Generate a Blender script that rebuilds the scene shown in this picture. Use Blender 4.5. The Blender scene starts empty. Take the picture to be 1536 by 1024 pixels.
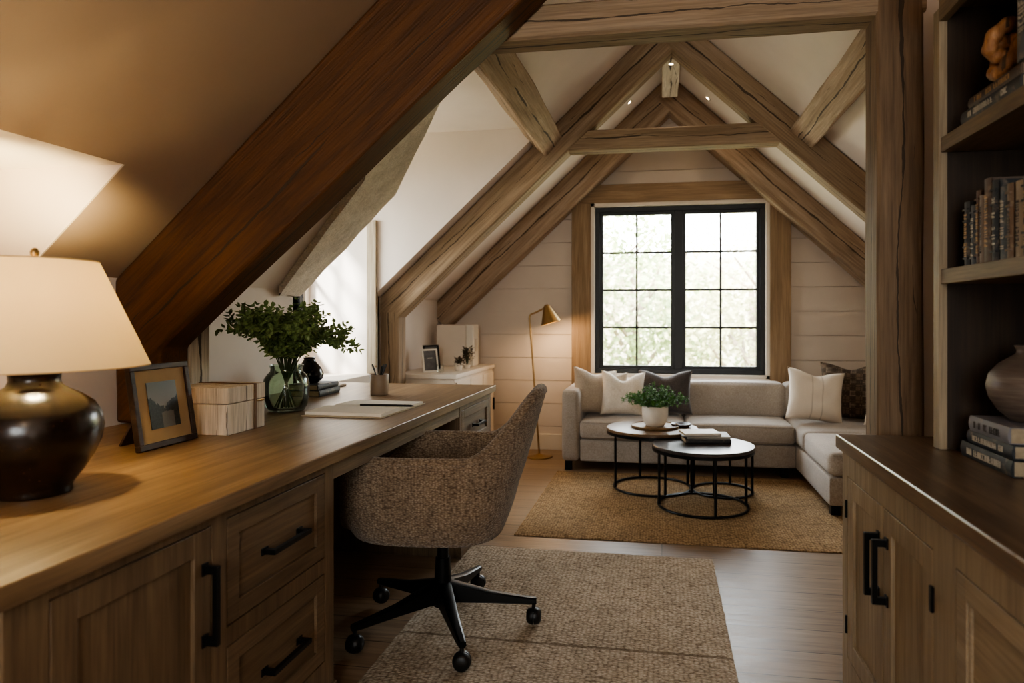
import bpy, bmesh, math, random
from mathutils import Vector, Matrix, noise as mnoise
random.seed(7)
PI = math.pi
scene = bpy.context.scene
COL = scene.collection

# ------------------------------------------------------------------ materials
def lin(c):
    if isinstance(c, str):
        c = tuple(int(c[i:i+2], 16)/255 for i in (0, 2, 4))
        c = tuple((x/12.92 if x <= .04045 else ((x+.055)/1.055)**2.4) for x in c)
    return (*c, 1.0)

class NT:
    def __init__(s, name):
        s.m = bpy.data.materials.new(name); s.m.use_nodes = True
        s.t = s.m.node_tree; s.t.nodes.clear()
        s.out = s.n('ShaderNodeOutputMaterial')
    def n(s, typ, **kw):
        nd = s.t.nodes.new(typ)
        for k, v in kw.items():
            if k.startswith('i_'):
                nd.inputs[k[2:].replace('_', ' ')].default_value = v
            else: setattr(nd, k, v)
        return nd
    def l(s, a, b): s.t.links.new(a, b)
    def coords(s, scale=(1, 1, 1), rand=True, loc=(0, 0, 0)):
        tc = s.n('ShaderNodeTexCoord'); mp = s.n('ShaderNodeMapping')
        mp.inputs['Scale'].default_value = scale; mp.inputs['Location'].default_value = loc
        if rand:
            oi = s.n('ShaderNodeObjectInfo'); ad = s.n('ShaderNodeVectorMath', operation='ADD')
            ml = s.n('ShaderNodeMath', operation='MULTIPLY'); ml.inputs[1].default_value = 37.0
            s.l(oi.outputs['Random'], ml.inputs[0]); s.l(tc.outputs['Object'], ad.inputs[0]); s.l(ml.outputs[0], ad.inputs[1])
            s.l(ad.outputs[0], mp.inputs['Vector'])
        else: s.l(tc.outputs['Object'], mp.inputs['Vector'])
        return mp.outputs['Vector']
    def noise(s, vec, scale, detail=4, rough=.55, dist=0):
        nd = s.n('ShaderNodeTexNoise'); nd.inputs['Scale'].default_value = scale
        nd.inputs['Detail'].default_value = detail; nd.inputs['Roughness'].default_value = rough
        nd.inputs['Distortion'].default_value = dist
        s.l(vec, nd.inputs['Vector']); return nd.outputs['Fac']
    def ramp(s, fac, stops):
        r = s.n('ShaderNodeValToRGB'); e = r.color_ramp.elements
        while len(e) < len(stops): e.new(.5)
        for el, (p, c) in zip(e, stops):
            el.position = p; el.color = lin(c) if not isinstance(c, (int, float)) else (c, c, c, 1)
        s.l(fac, r.inputs[0]); return r.outputs['Color']
    def mix(s, fac, a, b, mode='MIX'):
        m = s.n('ShaderNodeMix', data_type='RGBA', blend_type=mode)
        for inp, v in ((m.inputs[0], fac), (m.inputs[6], a), (m.inputs[7], b)):
            if hasattr(v, 'links') or hasattr(v, 'node'): s.l(v, inp)
            elif isinstance(v, (int, float)): inp.default_value = v
            else: inp.default_value = lin(v)
        return m.outputs[2]
    def math(s, op, a, b=None, c=None):
        m = s.n('ShaderNodeMath', operation=op)
        for i, v in enumerate((a, b, c)):
            if v is None: continue
            if isinstance(v, (int, float)): m.inputs[i].default_value = v
            else: s.l(v, m.inputs[i])
        return m.outputs[0]
    def bsdf(s, col, rough=.6, metal=0, bump=None, bstr=.3, bdist=.01, **kw):
        b = s.n('ShaderNodeBsdfPrincipled')
        if hasattr(col, 'node'): s.l(col, b.inputs['Base Color'])
        else: b.inputs['Base Color'].default_value = lin(col)
        if hasattr(rough, 'node'): s.l(rough, b.inputs['Roughness'])
        else: b.inputs['Roughness'].default_value = rough
        b.inputs['Metallic'].default_value = metal
        for k, v in kw.items(): b.inputs[k.replace('_', ' ')].default_value = v
        if bump is not None:
            bn = s.n('ShaderNodeBump'); bn.inputs['Strength'].default_value = bstr; bn.inputs['Distance'].default_value = bdist
            s.l(bump, bn.inputs['Height']); s.l(bn.outputs[0], b.inputs['Normal'])
        s.l(b.outputs[0], s.out.inputs['Surface']); return b

def wood(name, dark, mid, light, axis=0, k=1.0, rough=.55, cracks=0.0, bstr=.25, rand=True, spec=.4):
    t = NT(name)
    def sc(a, b):
        v = [b*k]*3; v[axis] = a*k; return tuple(v)
    v1 = t.coords(sc(1.1, 14), rand); v2 = t.coords(sc(3, 90), rand); v3 = t.coords(sc(.5, 3.2), rand)
    n1 = t.noise(v1, 1.6, 5, .6, .6); n2 = t.noise(v2, 1.5, 4, .6); n3 = t.noise(v3, 1.2, 3)
    c = t.ramp(n1, [(.22, dark), (.5, mid), (.80, light)])
    f = t.ramp(n2, [(.3, .62), (.65, 1.12)])
    c = t.mix(.75, c, f, 'MULTIPLY')
    g = t.ramp(n3, [(.3, .78), (.7, 1.15)])
    c = t.mix(.8, c, g, 'MULTIPLY')
    bump = n2
    if cracks:
        tc = t.n('ShaderNodeTexCoord'); sp = t.n('ShaderNodeSeparateXYZ'); t.l(tc.outputs['Object'], sp.inputs[0])
        sn = t.n('ShaderNodeSeparateXYZ'); t.l(tc.outputs['Normal'], sn.inputs[0])
        oi = t.n('ShaderNodeObjectInfo'); ax = 'XYZ'; A = ax[axis]; Q, W = [c_ for c_ in ax if c_ != A]
        along = t.math('ADD', sp.outputs[A], t.math('MULTIPLY', oi.outputs['Random'], 61.0))
        face = t.math('GREATER_THAN', t.math('ABSOLUTE', sn.outputs[Q]), .6)      # face looking along Q: crack runs over W
        other = t.math('ADD', t.math('MULTIPLY', face, sp.outputs[W]), t.math('MULTIPLY', t.math('SUBTRACT', 1.0, face), sp.outputs[Q]))
        def n1d(f, det, off):
            cb = t.n('ShaderNodeCombineXYZ'); t.l(t.math('MULTIPLY', along, f), cb.inputs[0]); t.l(t.math('ADD', t.math('MULTIPLY', face, 17.3), off), cb.inputs[1])
            return t.math('SUBTRACT', t.noise(cb.outputs[0], 1.0, det, .6), .5)
        cr = None
        for off, amp, side in ((0.0, .10, 0.0), (5.7, .16, .035)):
            cen = t.math('ADD', t.math('MULTIPLY', n1d(1.1, 4, off), amp), t.math('ADD', t.math('MULTIPLY', n1d(26, 3, off+2), .008), side))
            wd = t.math('MULTIPLY', t.math('MAXIMUM', t.math('ADD', n1d(2.6, 3, off+3), .12 if not side else -.03), 0.0), .026*cracks)
            q = t.math('LESS_THAN', t.math('ABSOLUTE', t.math('SUBTRACT', other, cen)), wd)
            cr = q if cr is None else t.math('MAXIMUM', cr, q)
        c = t.mix(t.math('MULTIPLY', cr, .85), c, (.03, .02, .012))
        bump = t.math('SUBTRACT', n2, t.math('MULTIPLY', cr, 3.0))
    t.bsdf(c, rough, bump=bump, bstr=bstr, bdist=.004, Specular_IOR_Level=spec)
    return t.m

def plain(name, col, rough=.5, metal=0, var=.12, scale=8, bstr=.05, **kw):
    t = NT(name); v = t.coords(); n = t.noise(v, scale, 4)
    c = t.mix(1.0, col, t.ramp(n, [(.3, 1-var), (.7, 1+var*.5)]), 'MULTIPLY')
    t.bsdf(c, rough, metal, n, bstr, .003, **kw); return t.m

def plaster(name, col, var=.05):
    t = NT(name); v = t.coords(rand=False); n = t.noise(v, 2.2, 5); n2 = t.noise(v, 60, 3)
    c = t.mix(1.0, col, t.ramp(n, [(.3, 1-var), (.7, 1+var)]), 'MULTIPLY')
    t.bsdf(c, .88, bump=n2, bstr=.12, bdist=.003, Specular_IOR_Level=.2); return t.m

def fabric(name, c1, c2, freq=260, bstr=.5, rib=None, var=.15):
    t = NT(name); v = t.coords()
    n = t.noise(v, 4, 4); n2 = t.noise(v, freq*.8, 2)
    h2 = t.math('ADD', t.noise(v, freq*.3, 2), n2)
    c = t.mix(t.ramp(t.math('MULTIPLY', h2, .5), [(.35, 0), (.65, 1)]), c1, c2)
    c = t.mix(1.0, c, t.ramp(n, [(.3, 1-var), (.7, 1+var*.4)]), 'MULTIPLY')
    t.bsdf(c, .92, bump=h2, bstr=bstr, bdist=.002, Specular_IOR_Level=.15, Sheen_Weight=.25, Sheen_Roughness=.5); return t.m

def metal(name, col, rough=.35):
    return plain(name, col, rough, 1.0, .08, 12, .03)

def glassy(name, tint=(.9, .97, .93), rough=.02, fac_pow=1.0, base=.06):
    t = NT(name)
    tr = t.n('ShaderNodeBsdfTransparent'); tr.inputs['Color'].default_value = (*tint, 1)
    gl = t.n('ShaderNodeBsdfGlossy'); gl.inputs['Roughness'].default_value = rough
    lw = t.n('ShaderNodeLayerWeight'); lw.inputs['Blend'].default_value = .25
    nz = t.noise(t.coords(), 3, 2)
    f = t.math('ADD', t.math('MULTIPLY', lw.outputs['Fresnel'], fac_pow), t.math('MULTIPLY', nz, base))
    mx = t.n('ShaderNodeMixShader'); t.l(f, mx.inputs[0]); t.l(tr.outputs[0], mx.inputs[1]); t.l(gl.outputs[0], mx.inputs[2])
    t.l(mx.outputs[0], t.out.inputs['Surface']); return t.m

def emis(name, col, strength):
    t = NT(name); e = t.n('ShaderNodeEmission'); e.inputs['Color'].default_value = lin(col); e.inputs['Strength'].default_value = strength
    t.l(e.outputs[0], t.out.inputs['Surface']); return t.m

M = {}
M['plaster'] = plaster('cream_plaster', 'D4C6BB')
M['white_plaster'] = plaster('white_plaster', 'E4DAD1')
M['shaded_plaster'] = plaster('shaded_plaster', '97826F')  # plaster darkened, the shade on the near left slope is in its colour
M['shiplap'] = plain('painted_shiplap', 'D0C3B5', .7, 0, .06, 3, .04)
M['base_paint'] = plain('baseboard_paint', 'D6CDBD', .6, 0, .04, 5, .02)
# timber
M['beam'] = wood('oak_beam', '7D6852', '9C866D', 'B5A088', 0, 1.0, .7, 1.0, .5)
M['beam_brown'] = wood('brown_oak_beam', '36200F', '573617', '74491F', 0, 1.0, .6, .8, .8)
M['beam_grey'] = wood('grey_oak_beam', '846E5A', 'A68F79', 'C2AC97', 0, 1.0, .75, 1.2, .6)
M['beam_white'] = wood('whitewashed_beam', 'CFC5B6', 'E4DCCF', 'F0EAE0', 0, 1.3, .8, 1.6, .9)
M['post_z'] = wood('oak_post', '55402B', '71573D', '8A6E50', 2, 1.0, .65, .9, .5)
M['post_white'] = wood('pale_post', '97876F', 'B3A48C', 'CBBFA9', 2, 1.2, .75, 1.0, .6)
M['casing_z'] = wood('casing_oak_vertical', '7C654B', '987E61', 'AE9578', 2, 1.0, .65, .5, .3)
M['casing_x'] = wood('casing_oak_horizontal', '7C654B', '987E61', 'AE9578', 0, 1.0, .65, .5, .3)
M['cab_x'] = wood('cabinet_oak_horizontal', '5B4935', '6F5A43', '816B50', 0, 1.4, .5, 0, .12)
M['cab_z'] = wood('cabinet_oak_vertical', '5B4935', '6F5A43', '816B50', 2, 1.4, .5, 0, .12)
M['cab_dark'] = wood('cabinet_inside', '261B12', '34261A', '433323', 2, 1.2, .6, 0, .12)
M['top_y'] = wood('desk_top_oak', '624B34', '856B4E', 'A18666', 1, 1.1, .38, 0, .15, spec=.5)
M['dark_top'] = wood('sideboard_top_walnut', '4A3828', '6A543E', '8E765B', 1, 1.2, .34, 0, .15, spec=.5)
M['hutch_y'] = wood('hutch_oak_long', '5C4A36', '77634B', '8C7759', 1, 1.4, .55, 0, .12)
M['black'] = plain('black_metal', '141414', .4, .6, .1, 20, .02)
M['black_plastic'] = plain('black_plastic', '101010', .45, 0, .1, 20, .02)
M['brass'] = metal('brass', 'A98C62', .36)
M['win_black'] = plain('black_window_frame', '17191B', .45, 0, .08, 10, .02)
M['glass'] = glassy('window_glass', (.97, .985, .98), .0, .35, .015)
M['vase_glass'] = glassy('green_glass', (.84, .92, .85), .04, .9, .10)
M['sofa'] = fabric('sofa_linen', '92877B', 'B6ABA0', 420, .3)
M['pil_white'] = fabric('white_linen', 'CFC2B0', 'EBE2D5', 420, .35, var=.08)
M['pil_beige'] = fabric('beige_linen', 'A39483', 'C2B5A4', 420, .35)
M['pil_grey'] = fabric('grey_linen', '403B39', '625B58', 420, .35)
M['bouquet_leaf'] = plain('eucalyptus_leaf', '72854A', .5, 0, .45, 30, .05)
M['pot_leaf'] = plain('fresh_leaf', '4F8030', .5, 0, .5, 30, .05)
M['stem'] = plain('plant_stem', '35401D', .6)
M['soil'] = plain('dark_soil', '241A12', .95, 0, .3, 60, .4)
M['ceramic_white'] = plain('white_ceramic', 'D9CFC0', .6, 0, .12, 18, .1)
M['ceramic_taupe'] = plain('taupe_ceramic', '8D7A66', .55, 0, .1, 18, .1)
M['paper'] = plain('paper', 'E4DED2', .85, 0, .04, 6, .02)
M['page_edge'] = plain('page_edge', 'A4937A', .85, 0, .18, 90, .2)
M['white_paint'] = plain('white_painted_wood', 'D8CDBE', .5, 0, .05, 5, .03)
M['leaf_dry'] = plain('dried_leaf', '5A4A3A', .8, 0, .3, 30, .1)
M['mat_board'] = plain('mat_board', 'B29A78', .9, 0, .05, 30, .04)
M['frame_dark'] = wood('dark_picture_frame', '2A1E17', '40302A', '55443A', 0, 2, .45, 0, .2)
M['tray'] = wood('wood_tray', '6A5138', '8D7252', 'A98D69', 0, 2, .5, 0, .2)
M['box_white'] = wood('distressed_white_wood', 'A8957F', 'D6C9B7', 'EADFD0', 2, 1.5, .8, .35, .5)
M['strap'] = plain('brown_strap', '6D4A2B', .7)
M['garden_ground'] = plain('dry_grass', 'B5AB92', .95, 0, .35, .8, .2)
M['bark'] = plain('bark', '9A8B78', .9, 0, .3, 8, .4)

def lamp_ceramic():
    t = NT('bronze_ceramic'); v = t.coords(rand=False)
    n = t.noise(v, 9, 6, .65); n2 = t.noise(v, 110, 3, .6)
    c = t.ramp(n, [(.3, '0E0907'), (.55, '22150D'), (.8, '4A2E18')])
    c = t.mix(t.ramp(n2, [(.55, 0.0), (.75, .5)]), c, '5A3A20')
    t.bsdf(c, .27, .25, n2, .12, .003, Coat_Weight=.35, Coat_Roughness=.2); return t.m
M['lamp_ceramic'] = lamp_ceramic()

def vase_ceramic():
    t = NT('striated_stoneware'); v = t.coords((3, 3, 40), rand=False)
    n = t.noise(v, 2.0, 5, .6); n2 = t.noise(t.coords(rand=False), 40, 3)
    c = t.ramp(n, [(.3, '4A3F38'), (.55, '6C5F55'), (.8, '8F8276')])
    t.bsdf(c, .42, .1, t.math('ADD', n, n2), .35, .003); return t.m
M['vase_ceramic'] = vase_ceramic()

def shade_mat():
    t = NT('linen_lampshade'); v = t.coords(rand=False)
    n = t.noise(v, 300, 2)
    d = t.n('ShaderNodeBsdfDiffuse'); d.inputs['Color'].default_value = lin('F2E6CC')
    tr = t.n('ShaderNodeBsdfTranslucent'); tr.inputs['Color'].default_value = lin('FFF7E2')
    bn = t.n('ShaderNodeBump'); bn.inputs['Strength'].default_value = .1; bn.inputs['Distance'].default_value = .001
    t.l(n, bn.inputs['Height']); t.l(bn.outputs[0], d.inputs['Normal'])
    mx = t.n('ShaderNodeMixShader'); mx.inputs[0].default_value = .68
    t.l(d.outputs[0], mx.inputs[1]); t.l(tr.outputs[0], mx.inputs[2]); t.l(mx.outputs[0], t.out.inputs['Surface'])
    return t.m
M['shade'] = shade_mat()

def chair_mat():
    t = NT('woven_boucle'); v = t.coords(rand=False)
    mp = t.n('ShaderNodeMapping'); mp.inputs['Scale'].default_value = (60, 60, 120); t.l(v, mp.inputs['Vector'])
    vo = t.n('ShaderNodeTexVoronoi', feature='F1'); vo.inputs['Scale'].default_value = 1.7; vo.inputs['Randomness'].default_value = .75
    t.l(mp.outputs[0], vo.inputs['Vector'])
    n = t.noise(v, 22, 3); n1 = t.noise(v, 3.5, 2)
    mp2 = t.n('ShaderNodeMapping'); mp2.inputs['Scale'].default_value = (150, 150, 7); t.l(v, mp2.inputs['Vector'])
    ns = t.noise(mp2.outputs[0], 1, 3)
    h = t.math('SUBTRACT', 1.0, vo.outputs['Distance'])
    c = t.ramp(vo.outputs['Distance'], [(.1, 'A3927F'), (.45, '88766380'[:6]), (.9, '5A4A3C')])
    c = t.mix(.7, c, t.ramp(n, [(.3, .78), (.7, 1.15)]), 'MULTIPLY')
    c = t.mix(.6, c, t.ramp(ns, [(.35, .78), (.65, 1.15)]), 'MULTIPLY')
    t.bsdf(c, .95, bump=h, bstr=.8, bdist=.004, Specular_IOR_Level=.1, Sheen_Weight=.2); return t.m
M['boucle'] = chair_mat()

def rug_mat(name, a, b, c3, sx, sy, seam=None, herring=False):
    t = NT(name); v = t.coords(rand=False)
    mp = t.n('ShaderNodeMapping'); mp.inputs['Scale'].default_value = (sx, sy, 10); t.l(v, mp.inputs['Vector'])
    nd = t.noise(v, 9, 2); dv = t.n('ShaderNodeVectorMath', operation='SCALE'); dv.inputs['Scale'].default_value = .9
    cn = t.n('ShaderNodeTexNoise'); cn.inputs['Scale'].default_value = 14; t.l(v, cn.inputs['Vector']); t.l(cn.outputs['Color'], dv.inputs[0])
    av = t.n('ShaderNodeVectorMath', operation='ADD'); t.l(mp.outputs[0], av.inputs[0]); t.l(dv.outputs[0], av.inputs[1])
    vo = t.n('ShaderNodeTexVoronoi', feature='F1'); vo.inputs['Scale'].default_value = 1; vo.inputs['Randomness'].default_value = .55
    t.l(av.outputs[0], vo.inputs['Vector'])
    n2 = t.noise(v, 160, 3); n3 = t.noise(v, 2.5, 3)
    h = t.math('ADD', t.math('SUBTRACT', 1.0, vo.outputs['Distance']), t.math('MULTIPLY', n2, .4))
    c = t.ramp(vo.outputs['Distance'], [(.12, a), (.5, b), (.85, c3)])
    c = t.mix(.8, c, t.ramp(n2, [(.3, .72), (.7, 1.2)]), 'MULTIPLY')
    c = t.mix(.8, c, t.ramp(n3, [(.3, .85), (.7, 1.1)]), 'MULTIPLY')
    if seam is not None:
        sp = t.n('ShaderNodeSeparateXYZ'); t.l(v, sp.inputs[0])
        s_ = t.math('LESS_THAN', t.math('ABSOLUTE', t.math('SUBTRACT', sp.outputs['Y'], seam)), .008)
        c = t.mix(t.math('MULTIPLY', s_, .6), c, '5A4836')
    t.bsdf(c, .95, bump=h, bstr=.9, bdist=.006, Specular_IOR_Level=.1); return t.m
M['rug_near'] = rug_mat('oatmeal_woven_rug', 'D2C6B5', 'B5A693', '7C6D5C', 62, 110, seam=2.27)
M['rug_far'] = rug_mat('golden_jute_rug', 'BEA280', '9E8363', '6A5640', 70, 90)

def floor_mat():
    t = NT('plank_floor'); v = t.coords(rand=False)
    mp = t.n('ShaderNodeMapping'); mp.inputs['Rotation'].default_value = (0, 0, 0); t.l(v, mp.inputs['Vector'])
    br = t.n('ShaderNodeTexBrick'); br.offset = .37; br.inputs['Scale'].default_value = 1
    br.inputs['Brick Width'].default_value = 1.9; br.inputs['Row Height'].default_value = .17
    br.inputs['Mortar Size'].default_value = .0022; br.inputs['Color1'].default_value = (0, 0, 0, 1); br.inputs['Color2'].default_value = (1, 1, 1, 1)
    t.l(mp.outputs[0], br.inputs['Vector'])
    mp2 = t.n('ShaderNodeMapping'); mp2.inputs['Scale'].default_value = (2, 26, 1); t.l(v, mp2.inputs['Vector'])
    wv = t.n('ShaderNodeVectorMath', operation='ADD'); t.l(mp2.outputs[0], wv.inputs[0]); t.l(br.outputs['Color'], wv.inputs[1])
    n = t.noise(wv.outputs[0], 1.6, 6, .6, .5); n2 = t.noise(mp2.outputs[0], 7, 3)
    c = t.ramp(n, [(.25, '6F5B47'), (.5, '8D765F'), (.8, 'A48D75')])
    c = t.mix(.6, c, t.ramp(br.outputs['Color'], [(0, .82), (1, 1.1)]), 'MULTIPLY')
    c = t.mix(t.math('MULTIPLY', br.outputs['Fac'], .75), c, '2A1D12')
    r = t.math('ADD', t.math('MULTIPLY', n, .25), .28)
    t.bsdf(c, r, bump=t.math('SUBTRACT', n2, t.math('MULTIPLY', br.outputs['Fac'], 2)), bstr=.12, bdist=.003, Specular_IOR_Level=.45); return t.m
M['floor'] = floor_mat()

def plaid():
    t = NT('plaid_wool'); v = t.coords(rand=False)
    sp = t.n('ShaderNodeSeparateXYZ'); t.l(v, sp.inputs[0])
    n = t.noise(v, 120, 2)
    def band(o, f, w):
        return t.math('GREATER_THAN', t.math('SINE', t.math('MULTIPLY', o, f)), w)
    a = t.math('ADD', band(sp.outputs['X'], 75, .2), band(sp.outputs['Z'], 75, .2))
    a = t.math('ADD', a, t.math('MULTIPLY', band(sp.outputs['X'], 190, .8), .8)); a = t.math('ADD', a, t.math('MULTIPLY', band(sp.outputs['Z'], 190, .8), .8))
    c = t.ramp(t.math('MULTIPLY', a, .3), [(0, '6B5C4E'), (.45, '3A322C'), (.9, '8A7B6B')])
    c = t.mix(.8, c, t.ramp(n, [(.3, .7), (.7, 1.2)]), 'MULTIPLY')
    t.bsdf(c, .95, bump=n, bstr=.4, bdist=.003, Specular_IOR_Level=.1); return t.m
M['plaid'] = plaid()

def stripe_pillow():
    t = NT('striped_linen'); v = t.coords(rand=False)
    sp = t.n('ShaderNodeSeparateXYZ'); t.l(v, sp.inputs[0]); n = t.noise(v, 250, 2)
    ax = t.math('ABSOLUTE', sp.outputs['X'])
    s1 = t.math('LESS_THAN', t.math('ABSOLUTE', t.math('SUBTRACT', ax, .035)), .004)
    c = t.mix(t.math('MULTIPLY', s1, .45), 'E2D7C8', '9C9084')
    c = t.mix(.6, c, t.ramp(n, [(.3, .88), (.7, 1.05)]), 'MULTIPLY')
    t.bsdf(c, .92, bump=n, bstr=.35, bdist=.002, Specular_IOR_Level=.15); return t.m
M['pil_stripe'] = stripe_pillow()

def picture_mat():
    t = NT('landscape_print'); tc = t.n('ShaderNodeTexCoord')
    sp = t.n('ShaderNodeSeparateXYZ'); t.l(tc.outputs['Object'], sp.inputs[0])   # x in +-.05, z in +-.065
    n = t.noise(tc.outputs['Object'], 55, 5, .65); n2 = t.noise(tc.outputs['Object'], 140, 4, .7)
    z = sp.outputs['Z']; x = sp.outputs['X']
    ax = t.math('ABSOLUTE', x)
    line = t.math('ADD', t.math('ADD', t.math('MULTIPLY', ax, .65), -.012), t.math('MULTIPLY', t.math('SUBTRACT', n, .5), .07))
    sky = t.ramp(t.math('ADD', t.math('MULTIPLY', z, 8), .4), [(0, '9A948C'), (1, '5A6066')])
    tree = t.math('LESS_THAN', z, line)
    land = t.mix(t.ramp(n2, [(.35, 0), (.75, 1)]), '15191A', '3A403E')
    c = t.mix(tree, sky, land)
    water = t.math('MULTIPLY', t.math('LESS_THAN', t.math('ADD', z, t.math('MULTIPLY', n, .02)), -.012), t.math('LESS_THAN', t.math('ABSOLUTE', t.math('SUBTRACT', x, .012)), .024))
    c = t.mix(t.math('MULTIPLY', water, .5), c, '857A70')
    t.bsdf(c, .35, bump=n, bstr=.02, bdist=.001); return t.m
M['picture'] = picture_mat()

def garden_leaf(name, a, b):
    t = NT(name); v = t.coords(); n = t.noise(v, 1.2, 3); n2 = t.noise(v, 14, 2)
    c = t.mix(t.ramp(n, [(.35, 0), (.65, 1)]), a, b)
    c = t.mix(.7, c, t.ramp(n2, [(.3, .7), (.7, 1.25)]), 'MULTIPLY')
    d = t.n('ShaderNodeBsdfDiffuse'); tr = t.n('ShaderNodeBsdfTranslucent'); t.l(c, d.inputs['Color']); t.l(c, tr.inputs['Color'])
    mx = t.n('ShaderNodeMixShader'); mx.inputs[0].default_value = .4
    t.l(d.outputs[0], mx.inputs[1]); t.l(tr.outputs[0], mx.inputs[2]); t.l(mx.outputs[0], t.out.inputs['Surface']); return t.m
GL = [garden_leaf('garden_leaf_green', '94A372', 'BCC79A'), garden_leaf('garden_leaf_olive', 'ACAC82', 'CFCBA8'), garden_leaf('garden_leaf_pale', 'CFC6AC', 'E6DECB'), garden_leaf('garden_leaf_deep', '6F8468', '93A384')]

# ------------------------------------------------------------------ builders
def tag(o, label=None, cat=None, group=None, kind=None):
    if label: o['label'] = label
    if cat: o['category'] = cat
    if group: o['group'] = group
    if kind: o['kind'] = kind
    return o

def thing(name, label, cat, loc=(0, 0, 0), rz=0, group=None):
    o = bpy.data.objects.new(name, None); COL.objects.link(o)
    o.empty_display_size = .1
    o.location = loc; o.rotation_euler = (0, 0, rz)
    return tag(o, label, cat, group)

class B:
    def __init__(s): s.bm = bmesh.new()
    def box(s, x0, x1, y0, y1, z0, z1, bev=0, mat=None, seg=2):
        r = bmesh.ops.create_cube(s.bm, size=1)
        vs = r['verts']
        for v in vs:
            v.co = Vector(((x0+x1)/2+v.co.x*(x1-x0), (y0+y1)/2+v.co.y*(y1-y0), (z0+z1)/2+v.co.z*(z1-z0)))
        if bev:
            es = list({e for v in vs for e in v.link_edges})
            rr = bmesh.ops.bevel(s.bm, geom=es, offset=bev, segments=seg, affect='EDGES', profile=.5)
            vs = list({v for f in rr['faces'] for v in f.verts} | {v for v in vs if v.is_valid})
        if mat is not None:
            for v in vs: v.co = mat @ v.co
        return s
    def prism(s, pts, vec):
        a = [s.bm.verts.new(p) for p in pts]; b = [s.bm.verts.new(Vector(p)+Vector(vec)) for p in pts]
        n = len(pts); s.bm.faces.new(a); s.bm.faces.new(b[::-1])
        for i in range(n): s.bm.faces.new((a[i], b[i], b[(i+1) % n], a[(i+1) % n]))
        return s
    def lathe(s, prof, seg=48, c=(0, 0, 0), closed=False):
        rings = []
        for r, z in prof:
            if r < 1e-5: rings.append([s.bm.verts.new((c[0], c[1], c[2]+z))])
            else: rings.append([s.bm.verts.new((c[0]+r*math.cos(2*PI*i/seg), c[1]+r*math.sin(2*PI*i/seg), c[2]+z)) for i in range(seg)])
        pr = list(zip(rings, rings[1:]))
        if closed: pr.append((rings[-1], rings[0]))
        for A, C in pr:
            for i in range(seg):
                j = (i+1) % seg
                if len(A) == 1 and len(C) == 1: continue
                if len(A) == 1: s.bm.faces.new((A[0], C[i], C[j]))
                elif len(C) == 1: s.bm.faces.new((A[i], A[j], C[0]))
                else: s.bm.faces.new((A[i], A[j], C[j], C[i]))
        return s
    def tube(s, path, r, seg=10, cap=True):
        path = [Vector(p) for p in path]; n = len(path)
        rr = r if isinstance(r, (list, tuple)) else [r]*n
        prev = None; rings = []
        for i, p in enumerate(path):
            t = (path[min(i+1, n-1)]-path[max(i-1, 0)]).normalized()
            if prev is None:
                u = t.orthogonal().normalized()
            else:
                u = (prev - t*prev.dot(t))
                u = u.normalized() if u.length > 1e-6 else t.orthogonal().normalized()
            prev = u; w = t.cross(u)
            rings.append([s.bm.verts.new(p+(u*math.cos(2*PI*k/seg)+w*math.sin(2*PI*k/seg))*rr[i]) for k in range(seg)])
        for A, C in zip(rings, rings[1:]):
            for k in range(seg):
                j = (k+1) % seg; s.bm.faces.new((A[k], A[j], C[j], C[k]))
        if cap: s.bm.faces.new(rings[0][::-1]); s.bm.faces.new(rings[-1])
        return s
    def torus(s, c, R, r, seg=72, sr=10, ax=None, flat=1.0):
        rings = []
        for i in range(seg):
            a = 2*PI*i/seg; ring = []
            for k in range(sr):
                b = 2*PI*k/sr
                ring.append(s.bm.verts.new((c[0]+(R+r*math.cos(b))*math.cos(a), c[1]+(R+r*math.cos(b))*math.sin(a), c[2]+r*flat*math.sin(b))))
            rings.append(ring)
        for i in range(seg):
            A, C = rings[i], rings[(i+1) % seg]
            for k in range(sr):
                j = (k+1) % sr; s.bm.faces.new((A[k], C[k], C[j], A[j]))
        return s
    def leaf(s, p, d, n, L, W, fold=.25):
        p = Vector(p); d = Vector(d).normalized(); n = Vector(n); n = (n-d*n.dot(d))
        n = n.normalized() if n.length > 1e-5 else d.orthogonal().normalized()
        w = d.cross(n)
        a = s.bm.verts.new(p); m = s.bm.verts.new(p+d*L*.5-n*W*fold); t = s.bm.verts.new(p+d*L-n*W*.1)
        l1 = s.bm.verts.new(p+d*L*.3+w*W*.5); l2 = s.bm.verts.new(p+d*L*.7+w*W*.42)
        r1 = s.bm.verts.new(p+d*L*.3-w*W*.5); r2 = s.bm.verts.new(p+d*L*.7-w*W*.42)
        s.bm.faces.new((a, m, l1)); s.bm.faces.new((l1, m, t, l2)); s.bm.faces.new((a, r1, m)); s.bm.faces.new((r1, r2, t, m))
    def xf(s, mat):
        for v in s.bm.verts: v.co = mat @ v.co
        return s
    def jitter(s, amp, sc, seed=0):
        for v in s.bm.verts:
            q = v.co*sc+Vector((seed*3.1, seed*7.7, seed))
            v.co += Vector((mnoise.noise(q), mnoise.noise(q+Vector((11, 0, 0))), mnoise.noise(q+Vector((0, 23, 0)))))*amp
        return s
    def obj(s, name, mat, parent=None, smooth=False, loc=None, rot=None, bevel=0, recalc=True, angle=40, subsurf=0):
        if recalc: bmesh.ops.recalc_face_normals(s.bm, faces=s.bm.faces)
        me = bpy.data.meshes.new(name); s.bm.to_mesh(me); s.bm.free()
        o = bpy.data.objects.new(name, me); COL.objects.link(o)
        me.materials.append(mat if not isinstance(mat, str) else M[mat])
        if parent is not None: o.parent = parent
        if loc is not None: o.location = loc
        if rot is not None: o.rotation_euler = rot
        if smooth or bevel:
            me.polygons.foreach_set('use_smooth', [True]*len(me.polygons))
            me.set_sharp_from_angle(angle=math.radians(angle))
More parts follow.
